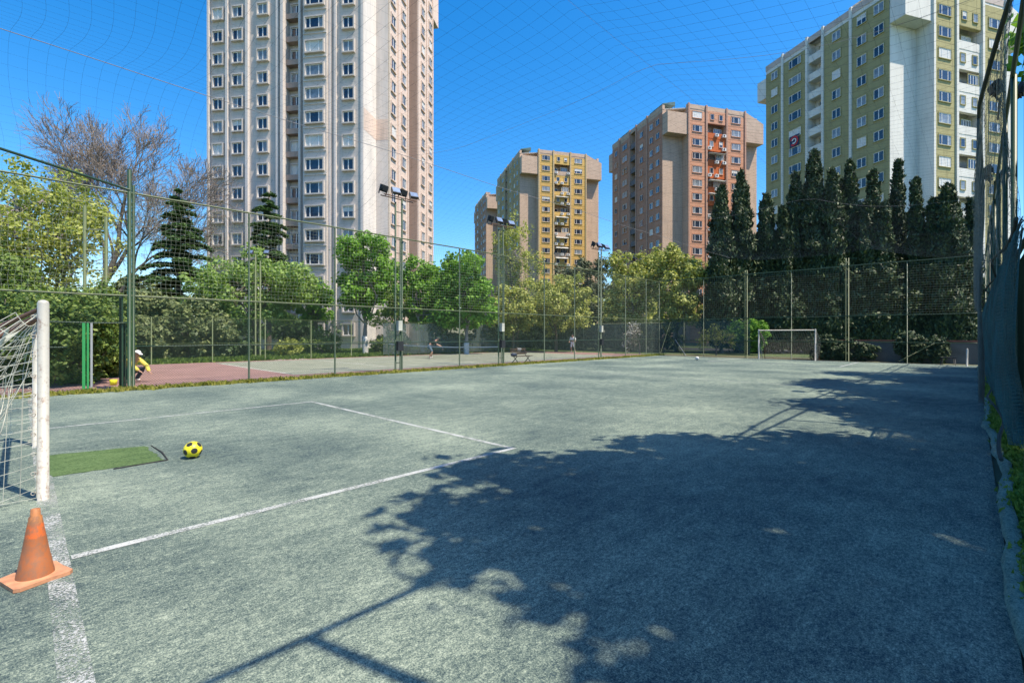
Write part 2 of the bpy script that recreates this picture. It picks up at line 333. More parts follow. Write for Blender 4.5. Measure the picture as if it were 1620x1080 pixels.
def cypress(label, px, d, ytop, wpx, seed, spires=1, group='cypresses behind the far fence', lean=0):
    rng = np.random.default_rng(seed); x, y = at(px, d); H = zat(ytop, d); w_ = wpx * d / F_PX / 2 * 1.32
    root = empty('cypress_tree', (x, y, -.04), 0, label, 'cypress', group); mb = MB(); Ps = []; Ns = []; Us = []
    sp = [(0, 0, H, w_ * (1 if spires == 1 else .62), 0.6, lean)]
    for i in range(spires - 1):
        a = rng.random() * 6.28; sp.append((math.cos(a) * w_ * .55, math.sin(a) * w_ * .55, H * rng.uniform(.72, .93), w_ * rng.uniform(.4, .55), .8, rng.normal() * .25))
    for sx, sy, h, ww, z0, ln in sp:
        n = int(2600 * (h / 12) * (ww / 1.0) ** .8) + 900; t = rng.random(n) ** .85
        z = z0 + t * (h - z0); prof = ww * np.clip(np.minimum((t + .06) * 7, 1), 0, 1) * (1 - t) ** (.62 if spires == 1 else .72) * (1 + .16 * np.sin(z * 2.6 + rng.random() * 6) + .12 * np.sin(z * 5.3))
        a = rng.random(n) * 6.2832; lob = 1 + .22 * np.sin(3 * a + z * .9 + seed) + .14 * np.sin(7 * a - z * 2)
        r = prof * lob * (.55 + .5 * rng.random(n) ** .5); P = np.stack([sx + ln * t ** 2 * 1.5 + r * np.cos(a), sy + r * np.sin(a), z], 1)
        out = np.stack([np.cos(a), np.sin(a), np.zeros(n)], 1)
        for q in range(5):
            off = rng.normal(size=(n, 3)) * np.array([.09, .09, .14]); Ps.append(P + off); Ns.append(out + rngv(rng, n) * .9); Us.append(out * .45 + np.array([0, 0, 1.]))
    P = np.concatenate(Ps); N = np.concatenate(Ns); U = np.concatenate(Us)
    k2 = 150 + 60 * spires
    for _ in range(k2):      # feathery sprays that stick out of the outline
        sx, sy, h, ww, z0, ln = sp[rng.integers(0, len(sp))]; t = rng.random() ** .8; a = rng.random() * 6.28; r = ww * (1 - t) ** .62 * .8; L = rng.uniform(.3, .95) * (1.1 - .5 * t)
        q = rng.random((26, 1)); base = np.array([sx + ln * t * t * 1.5 + r * math.cos(a), sy + r * math.sin(a), z0 + t * (h - z0)]); d = np.array([math.cos(a) * .5, math.sin(a) * .5, 1.]) * L
        pp = base + d * q + rng.normal(size=(26, 3)) * .06; P = np.concatenate([P, pp]); N = np.concatenate([N, rngv(rng, 26)]); U = np.concatenate([U, np.repeat(d[None] / L, 26, 0)])
    mb.leaves(P, N, .14, 2.6, 0, rng, up=U)
    mb.build('crown', M['leaf_cypress'], root)
    t = MB(); limb(t, rng, (0, 0, 0), (0, 0, H * .85), .17, .03, 8, .01); t.build('trunk', M['bark_grey'], root); return root
def cedar(label, px, d, ytop, ybot, wpx, seed, leaf='leaf_cedar'):
    rng = np.random.default_rng(seed); x, y = at(px, d); H = zat(ytop, d); z0 = zat(ybot, d); W_ = wpx * d / F_PX / 2
    root = empty('cedar_tree', (x, y, -.04), 0, label, 'cedar'); tr = MB(); limb(tr, rng, (0, 0, 0), (0, 0, H), .28, .03, 10, .008, sides=8); cr = MB(); Ps = []; Ns = []
    z = z0
    while z < H - .3:
        t = (z - z0) / (H - z0); nb = rng.integers(4, 7); a0 = rng.random() * 6.28
        for i in range(nb):
            a = a0 + i * 6.28 / nb + rng.normal() * .15; L = W_ * (1 - t) ** .85 * rng.uniform(.55, 1.2) + .3; zz = z + rng.normal() * .28
            up = rng.uniform(-.10, .20) * L; k = 7; tt = np.linspace(0, 1, k)
            B = np.stack([np.cos(a) * L * tt, np.sin(a) * L * tt, zz + up * tt + .12 * L * np.sin(tt * 3) - .16 * L * tt ** 2], 1); tr.tube(B, np.linspace(.06, .012, k), 4, 0, cap=False)
            n = int(260 * L); s = rng.random(n) ** .75; wv = .22 * L * np.sin(np.clip(s * 2.7 + .3, 0, 3.1)) + .08
            lat = rng.uniform(-1, 1, n) * wv; bx = np.interp(s, tt, B[:, 0]); by = np.interp(s, tt, B[:, 1]); bz = np.interp(s, tt, B[:, 2])
            P = np.stack([bx - np.sin(a) * lat, by + np.cos(a) * lat, bz + rng.normal(size=n) * .06 - np.abs(lat) * .18 + .05], 1); Ps.append(P); Ns.append(rngv(rng, n) * .55 + np.array([0, 0, 1]))
        z += rng.uniform(.85, 1.25) * (1.1 - .45 * t)
    P = np.concatenate(Ps); N = np.concatenate(Ns); P2 = P + rng.normal(size=P.shape) * np.array([.09, .09, .03])
    cr.leaves(np.concatenate([P, P2]), np.concatenate([N, N]), .15, 1.5, 0, rng); cr.build('crown', M[leaf], root); tr.build('trunk', M['bark'], root); return root
def bare_tree(name, label, loc, H, r0, seed, depth=6, spread=.55, first=.28, cat='tree', mat='bark', leafn=0, leafmat='leaf_brown', nsub=3, kr=.72):
    rng = np.random.default_rng(seed); root = empty(name, (loc[0], loc[1], -.04), 0, label, cat); tr = MB(); tw = MB(); tips = []
    def rec(p, dirv, L, r, k):
        n = 5 if k < 3 else 4; P = [p]; dd = dirv.copy()
        for i in range(n):
            dd = dd + rng.normal(size=3) * .10 + np.array([0, 0, .035]); dd /= np.linalg.norm(dd); P.append(P[-1] + dd * L / n)
        (tr if k < 4 else tw).tube(P, np.maximum(np.linspace(r, r * .62, n + 1), .015 if H > 10 else .008), 7 if k < 2 else (5 if k < 4 else 3), 0, cap=False, sm=(k < 4))
        if k >= depth: tips.append(P[-1]); tips.append(P[-2]); return
        m = nsub + (1 if k in (0, 3) else 0)
        for i in range(m):
            q = P[-1] if i < 2 else P[rng.integers(2, n)]
            nd = dd + rngv(rng, 1)[0] * spread * (1.15 if i else .6); nd /= np.linalg.norm(nd); rec(np.array(q), nd, L * rng.uniform(.62, .85), r * (kr if i == 0 else kr * .78) * .85, k + 1)
    rec(np.array([0., 0, 0]), np.array([0, 0, 1.]), H * first, r0, 0)
    tr.build('trunk', M[mat], root); tw.build('twigs', M['twig'], root)
    if leafn:
        T = np.array(tips); C = T[rng.integers(0, len(T), leafn)] + rng.normal(size=(leafn, 3)) * .12; q = MB(); q.leaves(C, rngv(rng, leafn), .09, 1.3, 0, rng); q.build('crown', M[leafmat], root)
    return root

# ------------------------------------------------------------------ towers
def facade_mat(name, col, floor=2.8, lines=(.05,), dark=.62, grime=.12, zoff=0, lw=.05):
    t = NT(name); tc = t.n('TexCoord'); sep = t.n('SeparateXYZ'); t.l(tc.outputs['Object'], sep.inputs[0])
    z = t.math('ADD', sep.outputs[2], -zoff); fr = t.math('MODULO', t.math('ADD', z, 280), floor); acc = None
    for L in lines:
        d = t.math('ABSOLUTE', t.math('SUBTRACT', fr, L)); m_ = t.math('LESS_THAN', d, lw * .5); acc = m_ if acc is None else t.math('MAXIMUM', acc, m_)
    co = t.coord('Object', (1, 1, .25)); n = t.noise(co, .9, 6, .65); base = t.ramp(t.math('ADD', t.math('MULTIPLY', n, .6), t.math('MULTIPLY', t.noise(t.coord('Object', (1, 1, .06)), 3.5, 5, .7), .4)), [(.3, [c * (1 - grime * 1.9) for c in col]), (.5, list(col)), (.7, [min(1, c * (1 + grime)) for c in col])])
    c = t.mix(acc, base, tuple(x * dark for x in col)); t.l(c, t.b.inputs['Base Color']); t.b.inputs['Roughness'].default_value = .85; t.b.inputs['Specular IOR Level'].default_value = .2
    return t.m
def glass(name, c, rough=.06):
    t = NT(name); co = t.coord('Object'); n = t.noise(co, 1.2, 3); t.l(t.ramp(n, [(.35, [x * .6 for x in c]), (.65, [x * 1.4 for x in c])]), t.b.inputs['Base Color']); t.b.inputs['Roughness'].default_value = rough; t.b.inputs['Specular IOR Level'].default_value = .8; t.bump(n, .08, .05); return t.m
M['glass'] = glass('window_glass', (.018, .026, .045)); M['curtain'] = glass('curtained_glass', (.20, .22, .24), .18); M['shutter'] = plain('roller_shutter', (.62, .60, .56), .5, 0, .06); M['pvc'] = plain('white_frame', (.74, .74, .73), .4, 0, .05)
M['shelter'] = plain('shelter_green', (.06, .12, .11), .5); M['ac'] = plain('ac_casing', (.68, .68, .66), .5, 0, .05); M['awning'] = plain('awning_cloth', (.5, .5, .48), .8); M['soffit'] = plain('soffit', (.5, .47, .42), .8)
def win_meshes(prefix, casing, depth, bw):
    """window mesh (casing + frame) and pane variants for three sizes; local x along the wall, -y outwards"""
    out = {}
    for key, w_, h, npan in (('w1', .85, 1.15, 1), ('w2', 1.3, 1.3, 2), ('w3', 2.25, 1.3, 3), ('wb', 2.0, 1.3, 4)):
        a = MB(); x, z = w_ / 2, h / 2
        a.box(-x - bw, -x, -depth, .02, -z - bw, z + bw, 0); a.box(x, x + bw, -depth, .02, -z - bw, z + bw, 0); a.box(-x, x, -depth, .02, z, z + bw, 0); a.box(-x - .02, x + .02, -depth - .05, .02, -z - bw, -z, 0)
        f = .07; yo, yi = -depth * .55, .01
        a.box(-x, -x + f, yo, yi, -z, z, 1); a.box(x - f, x, yo, yi, -z, z, 1); a.box(-x + f, x - f, yo, yi, z - f, z, 1); a.box(-x + f, x - f, yo, yi, -z, -z + f, 1)
        cuts = {1: [], 2: [0.0], 3: [-w_ * .25, w_ * .25], 4: [-w_ * .25, 0, w_ * .25]}[npan]
        for c in cuts: a.box(c - .045, c + .045, yo - .003, yi, -z + f, z - f, 1)
        wo = a.build('window', [casing, M['pvc']]); wm = wo.data; bpy.data.objects.remove(wo); panes = []
        for v in range(6):
            p = MB(); yy = -depth * .3; xs = [-x + f] + cuts + [x - f]
            def q(x0, x1, z0, z1, m): p.add([(x0, yy, z0), (x1, yy, z0), (x1, yy, z1), (x0, yy, z1)], [(0, 1, 2, 3)], m)
            if v == 2: q(-x + f, x - f, -z + f, z - f, 2)
            elif v == 3: q(-x + f, x - f, z - f - .55, z - f, 2); q(-x + f, x - f, -z + f, z - f - .55, 0)
            elif v == 5: q(-x + f, x - f, -z + f, z - f, 1)
            else:
                for i in range(len(xs) - 1): q(xs[i], xs[i + 1], -z + f, z - f, 1 if ((v == 1 and i % 2 == 0) or (v == 4 and i == len(xs) - 2)) else 0)
            po = p.build('pane', [M['glass'], M['curtain'], M['shutter']]); panes.append(po.data); bpy.data.objects.remove(po)
        out[key] = (wm, panes)
    return out
def merge_windows(root, specs, wm):
    V = MB(); mats = None
    for key, x, y, z, rz, v in specs:
        c, s = math.cos(rz), math.sin(rz)
        for me, off in ((wm[key][0], 0), (wm[key][1][v], 2)):
            co = np.empty(len(me.vertices) * 3); me.vertices.foreach_get('co', co); co = co.reshape(-1, 3); W_ = np.stack([co[:, 0] * c - co[:, 1] * s + x, co[:, 0] * s + co[:, 1] * c + y, co[:, 2] + z], 1); base = V.n; V.V.append(W_); V.n += len(co)
            for p in me.polygons: V.F.append((np.array([[base + i for i in p.vertices]]), p.material_index + off, False))
    o = V.build('window', [wm['w2'][0].materials[0], M['pvc'], M['glass'], M['curtain'], M['shutter']], root); tag(o, kind='stuff'); return o
def place_windows(root, specs, wm):
    specs = sorted(specs, key=lambda s: -s[6]); rest = [s[:6] for s in specs[100:]]
    for key, x, y, z, rz, v, _ in specs[:100]:
        o = mesh_obj(wm[key][0], 'window', root, (x, y, z), rz); mesh_obj(wm[key][1][v], 'pane', o)
    if rest: merge_windows(root, rest, wm)
LEFT = -math.pi / 2     # window rotation for the left face (outward = -x)
def pickv(): return random.choices([0, 1, 2, 3, 4, 5], [42, 13, 9, 8, 15, 13])[0]
def tower(name, label, Qpx, Qd, aR, H, zb, rows_f, rows_l, ls, wall, panel, pil, rec, cas, seed, ac=False, panel_l=None, rec_l=None, group=None, zmin=6.0, thin=False):
    random.seed(seed); x, y = at(Qpx, Qd); aw = YAW + R_(90 - aR)      # heading of local +x in the world
    root = empty(name, (x, y, -.04), aw, label, 'apartment tower', group); wm = win_meshes(name, cas, .09, .09)
    panel_l = panel_l or panel; rec_l = rec_l or rec; N, K = 4.65, 1.85; FL = 23.5; LL = 23.9 * ls
    r0, r1 = 9.25, 13.85; q0, q1 = 11.5 * ls, 13.85 * ls
    poly = [(N, 0), (r0, 0), (r0, 1.4), (r1, 1.4), (r1, 0), (FL - N, 0), (FL - N, K), (FL, K), (FL, LL - K), (FL - N, LL - K), (FL - N, LL), (N, LL), (N, LL - K), (0, LL - K), (0, q1), (1.4, q1), (1.4, q0), (0, q0), (0, K), (N, K)]
    w_ = MB(); w_.prism(poly, 0, H - .9); w_.build('wall', wall, root)
    # parapets of the roof, a little inside the wall faces' line
    p = MB()
    for a in [(N - .06, r0 + .0, -.06, .5), (r0, r1, -.06, .5), (r1, FL - N + .06, -.06, .5), (-.06, .5, K - .06, LL - K + .06), (FL - .5, FL + .06, K, LL - K), (N, FL - N, LL - .5, LL + .06)]: p.box(*a, H - .9, H)
    p.build('parapet', M['parapet'] if seed == 3 else wall, root)
    rf = MB(); rf.prism([(N + .2, .2), (FL - N - .2, .2), (FL - .2, K + .2), (FL - .2, LL - K - .2), (N + .2, LL - .2), (.2, LL - K - .2), (.2, K + .2)], H - .9, H - .7); rf.build('roof', M['soffit'], root)
    pent = MB(); pent.box(6, 13, 8, 16, H - .7, H + 2.0); pent.build('stair_penthouse', wall, root)
    for cx0, cy0 in ((1.6, 6.5), (1.9, 16.5 * ls)):
        c_ = MB(); c_.box(cx0, cx0 + .9, cy0, cy0 + 1.5, H - .7, H + 1.2); c_.box(cx0 - .1, cx0 + 1.0, cy0 - .1, cy0 + 1.6, H + 1.2, H + 1.35); c_.build('chimney', wall, root)
    # overhanging corner blocks with sloping tops
    for (x0, y0, x1, y1, lowx, lowy) in ((0, 0, N, K, 0, 0), (FL - N, 0, FL, K, 1, 0), (0, LL - K, N, LL, 0, 1)):
        e = .03; P4 = [(x0 - (e if lowx == 0 else -e), y0 - (e if lowy == 0 else -e)), (x1 - (0 if lowx == 0 else -e) - (e if lowx == 0 else 0), y0 - (e if lowy == 0 else -e)), (x1 + (e if lowx else -e), y1 + (e if lowy else -e)), (x0 - (e if lowx == 0 else -e), y1 + (e if lowy else -e))]
        zt = [H - 2.0 if ((px_ < N and lowx == 0) or (px_ > FL - .5 and lowx == 1)) else H for px_, py_ in P4]
        b = MB(); b.prism(P4, zb, H, ztops=zt); b.build('corner_block', wall, root)
    # front panels and pilasters
    for a, b_ in ((N + .35, 8.85), (r1 + .4, FL - N - .35)): m = MB(); m.box(a, b_, -.08, .02, 0, H - 1.3); m.build('facade_panel', panel, root)
    for a, b_ in ((N, N + .35), (8.85, r0), (r1, r1 + .4), (FL - N - .35, FL - N)): m = MB(); m.box(a + .003, b_ - .003, -.28, .02, 0, H + .12); m.build('pilaster', pil, root)
    S = []; rand = pickv
    zs = [rows_f - 2.8 * k for k in range(20) if rows_f - 2.8 * k > zmin]
    for z in zs:
        for s in (6.86, 16.4): S.append(('w3', s, -.08, z, 0, rand(), z + 20))
    t = MB(); t.box(r0 + .003, r1 - .003, -.1, .4, zs[0] - 1.4, H - .9); t.build('facade_panel', panel, root)
    for s in (10.5, 12.6): S.append(('w1', s, -.1, zs[0], 0, rand(), 99))
    for k, z in enumerate(zs[1:]):
        zf = z - 1.4
        if k % 2 == 0:
            m = MB(); m.box(r0 + .003, r1 - .003, -.02, .12, zf - .15, zf + .95); m.box(r0 + .003, r1 - .003, .12, 1.39, zf - .15, zf); m.build('balcony', rec if not ac else random.choice([rec, wall]), root)
            S.append(('wb', 12.5, .1 if k % 4 else .9, z + .28, 0, rand(), z + 10))
            S.append(('w1', 10.3, 1.39, z + .2, 0, 0, z))
        else:
            m = MB(); m.box(r0 + .003, r1 - .003, .02, .5, zf - .0, zf + 2.65); m.build('facade_panel', rec, root)
            for s in (10.4, 12.7): S.append(('w1', s, .02, z + .1, 0, rand(), z + 10))
        if ac:
            for s in random.sample([9.75, 11.5, 13.3], 2):
                m = MB(); m.box(s - .4, s + .4, -.42, -.05, zf + .2, zf + .78); m.box(s - .42, s - .38, -.05, .05, zf + .15, zf + .2); m.lathe([(.22, 0), (.24, .02)], 10) if 0 else None; u = m.build('air_conditioner', M['ac'], root)
                fan = MB(); fan.tube([(s - .08, -.425, zf + .49), (s - .08, -.44, zf + .49)], .2, 12); fan.build('fan_grille', M['dark_metal'], u)
            if random.random() < .3: m = MB(); m.prism([(r0 + .4, -.9), (r1 - .6, -.9), (r1 - .6, 0), (r0 + .4, 0)], z + .7, z + .75, ztops=[z + .75, z + .75, z + 1.15, z + 1.15]); m.build('awning', M['awning'], root)
    # left face
    for a, b_ in ((K + .05, 6.85 * ls), (7.2 * ls, q0 - .35), (q1 + .35, 18.4 * ls), (18.75 * ls, LL - K - .05)): m = MB(); m.box(-.08, .02, a, b_, 0, H - 1.5); m.build('facade_panel', panel_l, root)
    for a, b_ in ((6.85 * ls, 7.2 * ls), (q0 - .35, q0), (q1, q1 + .35), (18.4 * ls, 18.75 * ls)): m = MB(); m.box(-.28, .02, a + .003, b_ - .003, 0, H + .12); m.build('pilaster', pil, root)
    zs = [rows_l - 2.8 * k for k in range(20) if rows_l - 2.8 * k > zmin]
    for z in zs:
        for s, ky in ((3.2, 'w2'), (5.5, 'w2'), (9.2, 'w2'), (16.2, 'w3'), (20.2, 'w2')): S.append((ky, -.08, s * ls, z, LEFT, rand(), z + 12 - s * .3))
        zf = z - 1.4; m = MB(); m.box(-.04, .08, q0 + .003, q1 - .003, zf - .15, zf + .95); m.box(.08, 1.39, q0 + .003, q1 - .003, zf - .15, zf); m.build('balcony', rec_l, root)
        S.append(('w1', 1.39, (q0 + q1) / 2, z + .3, LEFT, rand(), z - 10))
    if ac:      # roof terrace shelters
        for ya, yb in ((K + .6, K + 5.6), (q1 + 1.5, q1 + 7.0)):
            m = MB(); m.prism([(.5, ya), (3.4, ya), (3.4, yb), (.5, yb)], H + .55, H + .6, ztops=[H + .65, H + 1.35, H + 1.35, H + .65])
            for xx, hh in ((.55, .58), (3.3, 1.2)):
                for yy in (ya + .05, (ya + yb) / 2, yb - .05): m.box(xx - .04, xx + .04, yy - .04, yy + .04, H - .75, H + hh)
            m.build('terrace_shelter', M['shelter'], root)
    place_windows(root, S, wm); return root
M['parapet'] = facade_mat('parapet_pink', (.50, .42, .38), lines=(0,))
m_white = facade_mat('tower_white', (.66, .645, .60), lines=(.0,), dark=.6, lw=.04)
m_olive = facade_mat('tower_olive', (.37, .335, .17), lines=(.35, 2.52), dark=.55, lw=.07)
m_olive_shade = facade_mat('tower_olive_shaded', (.33, .30, .155), lines=(1.8, .9), dark=.68, lw=.06)  # olive darkened for the left face, its shade put into the colour
tower('apartment_tower', 'olive green and white apartment tower on the right with white overhanging corner block', 1432.3, 59.78, 73.7, 47.3, 41.95, 43.7, 44.8, 1.0, m_white, m_olive, m_white, m_white, m_olive, 3, panel_l=m_olive_shade)
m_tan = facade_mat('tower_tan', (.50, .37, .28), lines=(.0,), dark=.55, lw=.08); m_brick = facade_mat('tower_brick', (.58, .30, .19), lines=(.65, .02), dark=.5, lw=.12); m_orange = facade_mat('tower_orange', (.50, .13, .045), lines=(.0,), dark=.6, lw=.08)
m_brick_shade = facade_mat('tower_brick_shaded', (.42, .22, .15), lines=(.35,), dark=.6, lw=.10)  # darker copy of the brick: shade of the left face is in the colour
tower('apartment_tower', 'brick pink apartment tower with orange balcony recess and air conditioners', 1056.4, 95.9, 74.3, 48.9, 42.6, 46.8, 45.9, 1.06, m_tan, m_brick, facade_mat('pil3', (.44, .27, .20), lines=(.0,)), m_orange, m_brick, 5, ac=True, panel_l=m_brick_shade, rec_l=facade_mat('rec3', (.15, .14, .15), lines=(0,)), zmin=9)
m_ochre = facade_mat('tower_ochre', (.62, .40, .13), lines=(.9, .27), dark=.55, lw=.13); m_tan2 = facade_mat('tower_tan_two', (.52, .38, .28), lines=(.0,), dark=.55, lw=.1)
m_ochre_shade = facade_mat('tower_ochre_shaded', (.42, .30, .17), lines=(.35,), dark=.6, lw=.12)  # dulled copy of the ochre, left face shade painted in
tower('apartment_tower', 'ochre yellow apartment tower with beige pilasters in the middle distance', 825.5, 127.9, 74.3, 52.0, 45.3, 49.85, 49.2, 1.22, m_tan2, m_ochre, facade_mat('pil2', (.50, .38, .22), lines=(.0,)), m_ochre, m_ochre, 8, ac=True, panel_l=m_ochre_shade, rec_l=facade_mat('rec2', (.2, .17, .14), lines=(0,)), zmin=12)
tower('apartment_tower', 'farthest pinkish tower half hidden behind the ochre yellow tower', 771, 165.0, 74.3, 51.7, 45.6, 49.0, 49.0, 1.0, m_tan2, m_brick_shade, m_tan2, m_brick_shade, m_brick_shade, 9, zmin=22)
# banner hanging on the olive tower
def banner():
    x, y = at(1432.3, 59.78); aw = YAW + R_(90 - 73.7); root = empty('banner', (x, y, 0), aw, 'red and dark blue banner with a white ring hanging on the olive tower', 'banner')
    z = 33.6 - 1.3; s = 16.2; m = MB(); V = []; n = 10
    for i in range(n):
        for j in range(n): V.append((-.22 - .05 * math.sin(i * 1.1 + j * .5), s - .9 + 1.8 * i / (n - 1), z - .9 + 1.8 * j / (n - 1)))
    m.add(V, [(i * n + j, (i + 1) * n + j, (i + 1) * n + j + 1, i * n + j + 1) for i in range(n - 1) for j in range(n - 1)], 0)
    m.add([(v[0] - .015, v[1], v[2]) for v in V], [(i * n + j, i * n + j + 1, (i + 1) * n + j + 1, (i + 1) * n + j) for i in range(n - 1) for j in range(n - 1)], 0); m.build('cloth', plain('banner_blue', (.02, .03, .09), .8), root)
    a = MB(); 
    for k, (r0, r1, mm) in enumerate(((.55, .78, 0), (.26, .44, 1))):
        t = np.linspace(.3, 5.6, 24); A = [(-.30 - k * .01, s + r0 * math.cos(q), z + r0 * math.sin(q)) for q in t] + [(-.30 - k * .01, s + r1 * math.cos(q), z + r1 * math.sin(q)) for q in t]; a.add(A, [(i, i + 1, 25 + i, 24 + i) for i in range(23)], mm)
    a.build('emblem', [plain('banner_red', (.55, .03, .04), .8), plain('banner_white', (.7, .7, .7), .8)], root)
banner()
# big grey tower on the left (different orientation)
def tower_left():
    random.seed(21); Lx, Ly = math.sin(R_(-80.9)), math.cos(R_(-80.9)); A = (-17.565, 56.209); Q = (A[0] - 1.59 * Lx, A[1] - 1.59 * Ly); x, y = CW(*Q); aw = YAW + R_(90 - 9.1)
    root = empty('apartment_tower', (x, y, -.04), aw, 'tall grey and pale pink apartment tower rising above the tennis court', 'apartment tower')
    grey = facade_mat('tower_grey', (.53, .475, .43), lines=(.0,), dark=.7, lw=.05, zoff=.9); pale = facade_mat('tower_pale', (.62, .56, .52), lines=(.0,), dark=.7, lw=.05, zoff=.9); pink = facade_mat('tower_pink', (.64, .51, .43), lines=(.0,), dark=.7, lw=.04, zoff=.9); tan = facade_mat('tower_brown', (.38, .28, .23), lines=(.0,), dark=.6, lw=.06, zoff=.9); white = facade_mat('tower_offwhite', (.66, .61, .56), lines=(.0,), dark=.75, lw=.05, zoff=.9)
    H = 58.0; NX, NY = 3.4, 1.6; RL = 20.45; BL = 22.2; wm = win_meshes('tl', grey, .30, .16); wr = win_meshes('tr', pink, .16, .14)
    ra, rb = 9.75, 11.7; sa, sb = 9.9, 13.6
    poly = [(NX, 0), (sa, 0), (sa, 1.5), (sb, 1.5), (sb, 0), (RL, 0), (RL, NX), (RL + 3, NX), (RL + 3, BL), (NX, BL + 1.6), (NX, BL), (0, BL), (0, rb), (.9, rb), (.9, ra), (0, ra), (0, NY), (NX, NY)]
    w_ = MB(); w_.prism(poly, 0, H); w_.build('wall', grey, root)
    # return walls of the notch corner: bright off-white cladding with a pink diagonal stripe
    c = MB(); c.box(.003, NX + .0, NY - .05, NY + .02, 0, 51.5); c.build('facade_panel', white, root)
    st = MB(); st.box(.003, NX - .06, NY - .065, NY - .05, 26.0, 28.6); st.box(NX - .065, NX - .05, .003, NY - .065, 26.0, 28.6); st.build('pink_band', pink, root)
    c = MB(); c.box(NX - .05, NX + .02, .003, NY - .06, 0, 51.5); c.build('facade_panel', pale, root)
    b = MB(); b.prism([(-.03, -.03), (NX - .0, -.03), (NX - .0, NY), (-.03, NY)], 51.5, H); b.build('corner_block', pale, root)
    b = MB(); b.prism([(RL + .02, -.03), (RL + 3.0, -.03), (RL + 3.0, NX - .01), (RL + .02, NX - .01)], 52.6, H); b.build('corner_block', pink, root)
    S = []; zs = [38.7 + 2.8 * 6 - 2.8 * k for k in range(20)]; zs = [z for z in zs if z > 1.6]
    # left face: pilasters, panels
    for a, b_, dpt, mt in ((NY, NY + .3, .12, pale), (4.95, 5.2, .30, pale), (5.6, 5.9, .30, pale), (8.95, 9.2, .30, pale), (9.45, 9.72, .45, pale), (11.75, 12.1, .45, pale), (12.5, 12.8, .30, pale), (16.55, 16.9, .35, pale), (19.35, 19.65, .35, pale), (21.95, 22.2, .35, pale)):
        m = MB(); m.box(-dpt, .02, a, b_, 0, H + .1); m.build('pilaster', mt, root)
    m = MB(); m.box(-.62, .02, 5.95, 8.9, 3.6, H - 1); m.build('bay', grey, root)
    for z in zs:
        for s in (3.43, 14.65, 18.1, 20.8): S.append(('w2', 0, s, z, LEFT, pickv(), z + 20 if z > 14 else -z))
        S.append(('w3', -.62, 7.42, z, LEFT, pickv(), z + 25 if z > 5 else -99))
        S.append(('w2', .9, 10.75, z, LEFT, pickv(), z + 5 if z > 12 else -20))
        m = MB(); m.box(.1, .3, ra + .01, rb - .01, z - 1.4, z - .75); m.box(.3, .89, ra + .01, rb - .01, z - 1.4, z - 1.3); m.build('balcony', tan, root)
        m = MB(); m.box(-.72, -.62, 5.97, 8.88, z - 1.22, z - 1.12); m.build('sill_band', pale, root)
    # right face
    m = MB(); m.box(NX + .003, sa - .3, -.06, .02, 0, H - 1); m.build('facade_panel', pink, root); m = MB(); m.box(sb + .3, RL, -.06, .02, 0, H - 1); m.build('facade_panel', pink, root)
    m = MB(); m.box(sa + .003, sb - .003, 1.42, 1.49, 0, H - 1); m.box(sb - .06, sb - .003, .0, 1.42, 0, H - 1); m.build('facade_panel', tan, root)
    for a, b_ in ((NX + .0, NX + .28), (6.2, 6.45), (sa - .3, sa), (sb, sb + .3), (17.3, 17.55), (RL - .25, RL)):
        m = MB(); m.box(a + .003, b_ - .003, -.2, .02, 0, H + .1); m.build('pilaster', facade_mat('pilr', (.62, .52, .42), lines=(0,)) if a == NX else pink, root)
    SR = []
    for z in zs:
        if z < 1: continue
        for s in (4.75, 8.2, 15.75, 19.1): SR.append(('w2', s, -.06, z + .1, 0, pickv(), z))
    place_windows(root, S, wm)
    for key, x_, y_, z_, rz, v, sc_ in sorted(SR, key=lambda q: -q[6])[:0]: pass
    merge_windows(root, [s[:6] for s in SR], wr)
tower_left()

# ------------------------------------------------------------------ fences
def wire_panel(mb, p, q, z0, z1, step, r, off=0.0, m=0):      # chain link between plan points p and q
    p = np.array(p); q = np.array(q); L = np.linalg.norm(q - p); u = (q - p) / L; nrm = np.array([-u[1], u[0]]); h = z1 - z0
    for sgn, o in ((1, off), (-1, off + .003)):
        s0 = np.arange(-h if sgn > 0 else 0, L if sgn > 0 else L + h, step); a, b = s0, s0 + sgn * h
        za = np.full_like(a, z0); zb_ = np.full_like(a, z1)
        if sgn > 0:
            za = np.where(a < 0, z0 - a, za); a = np.maximum(a, 0); zb_ = np.where(b > L, z1 - (b - L), zb_); b = np.minimum(b, L)
        else:
            za = np.where(a > L, z0 + (a - L), za); a = np.minimum(a, L); zb_ = np.where(b < 0, z1 + b, zb_); b = np.maximum(b, 0)
        ok = zb_ - za > .01; a, b, za, zb_ = a[ok], b[ok], za[ok], zb_[ok]
        A = np.stack([p[0] + u[0] * a + nrm[0] * o, p[1] + u[1] * a + nrm[1] * o, za], 1); B = np.stack([p[0] + u[0] * b + nrm[0] * o, p[1] + u[1] * b + nrm[1] * o, zb_], 1)
        mb.strands(np.stack([A, B], 1), r, m)
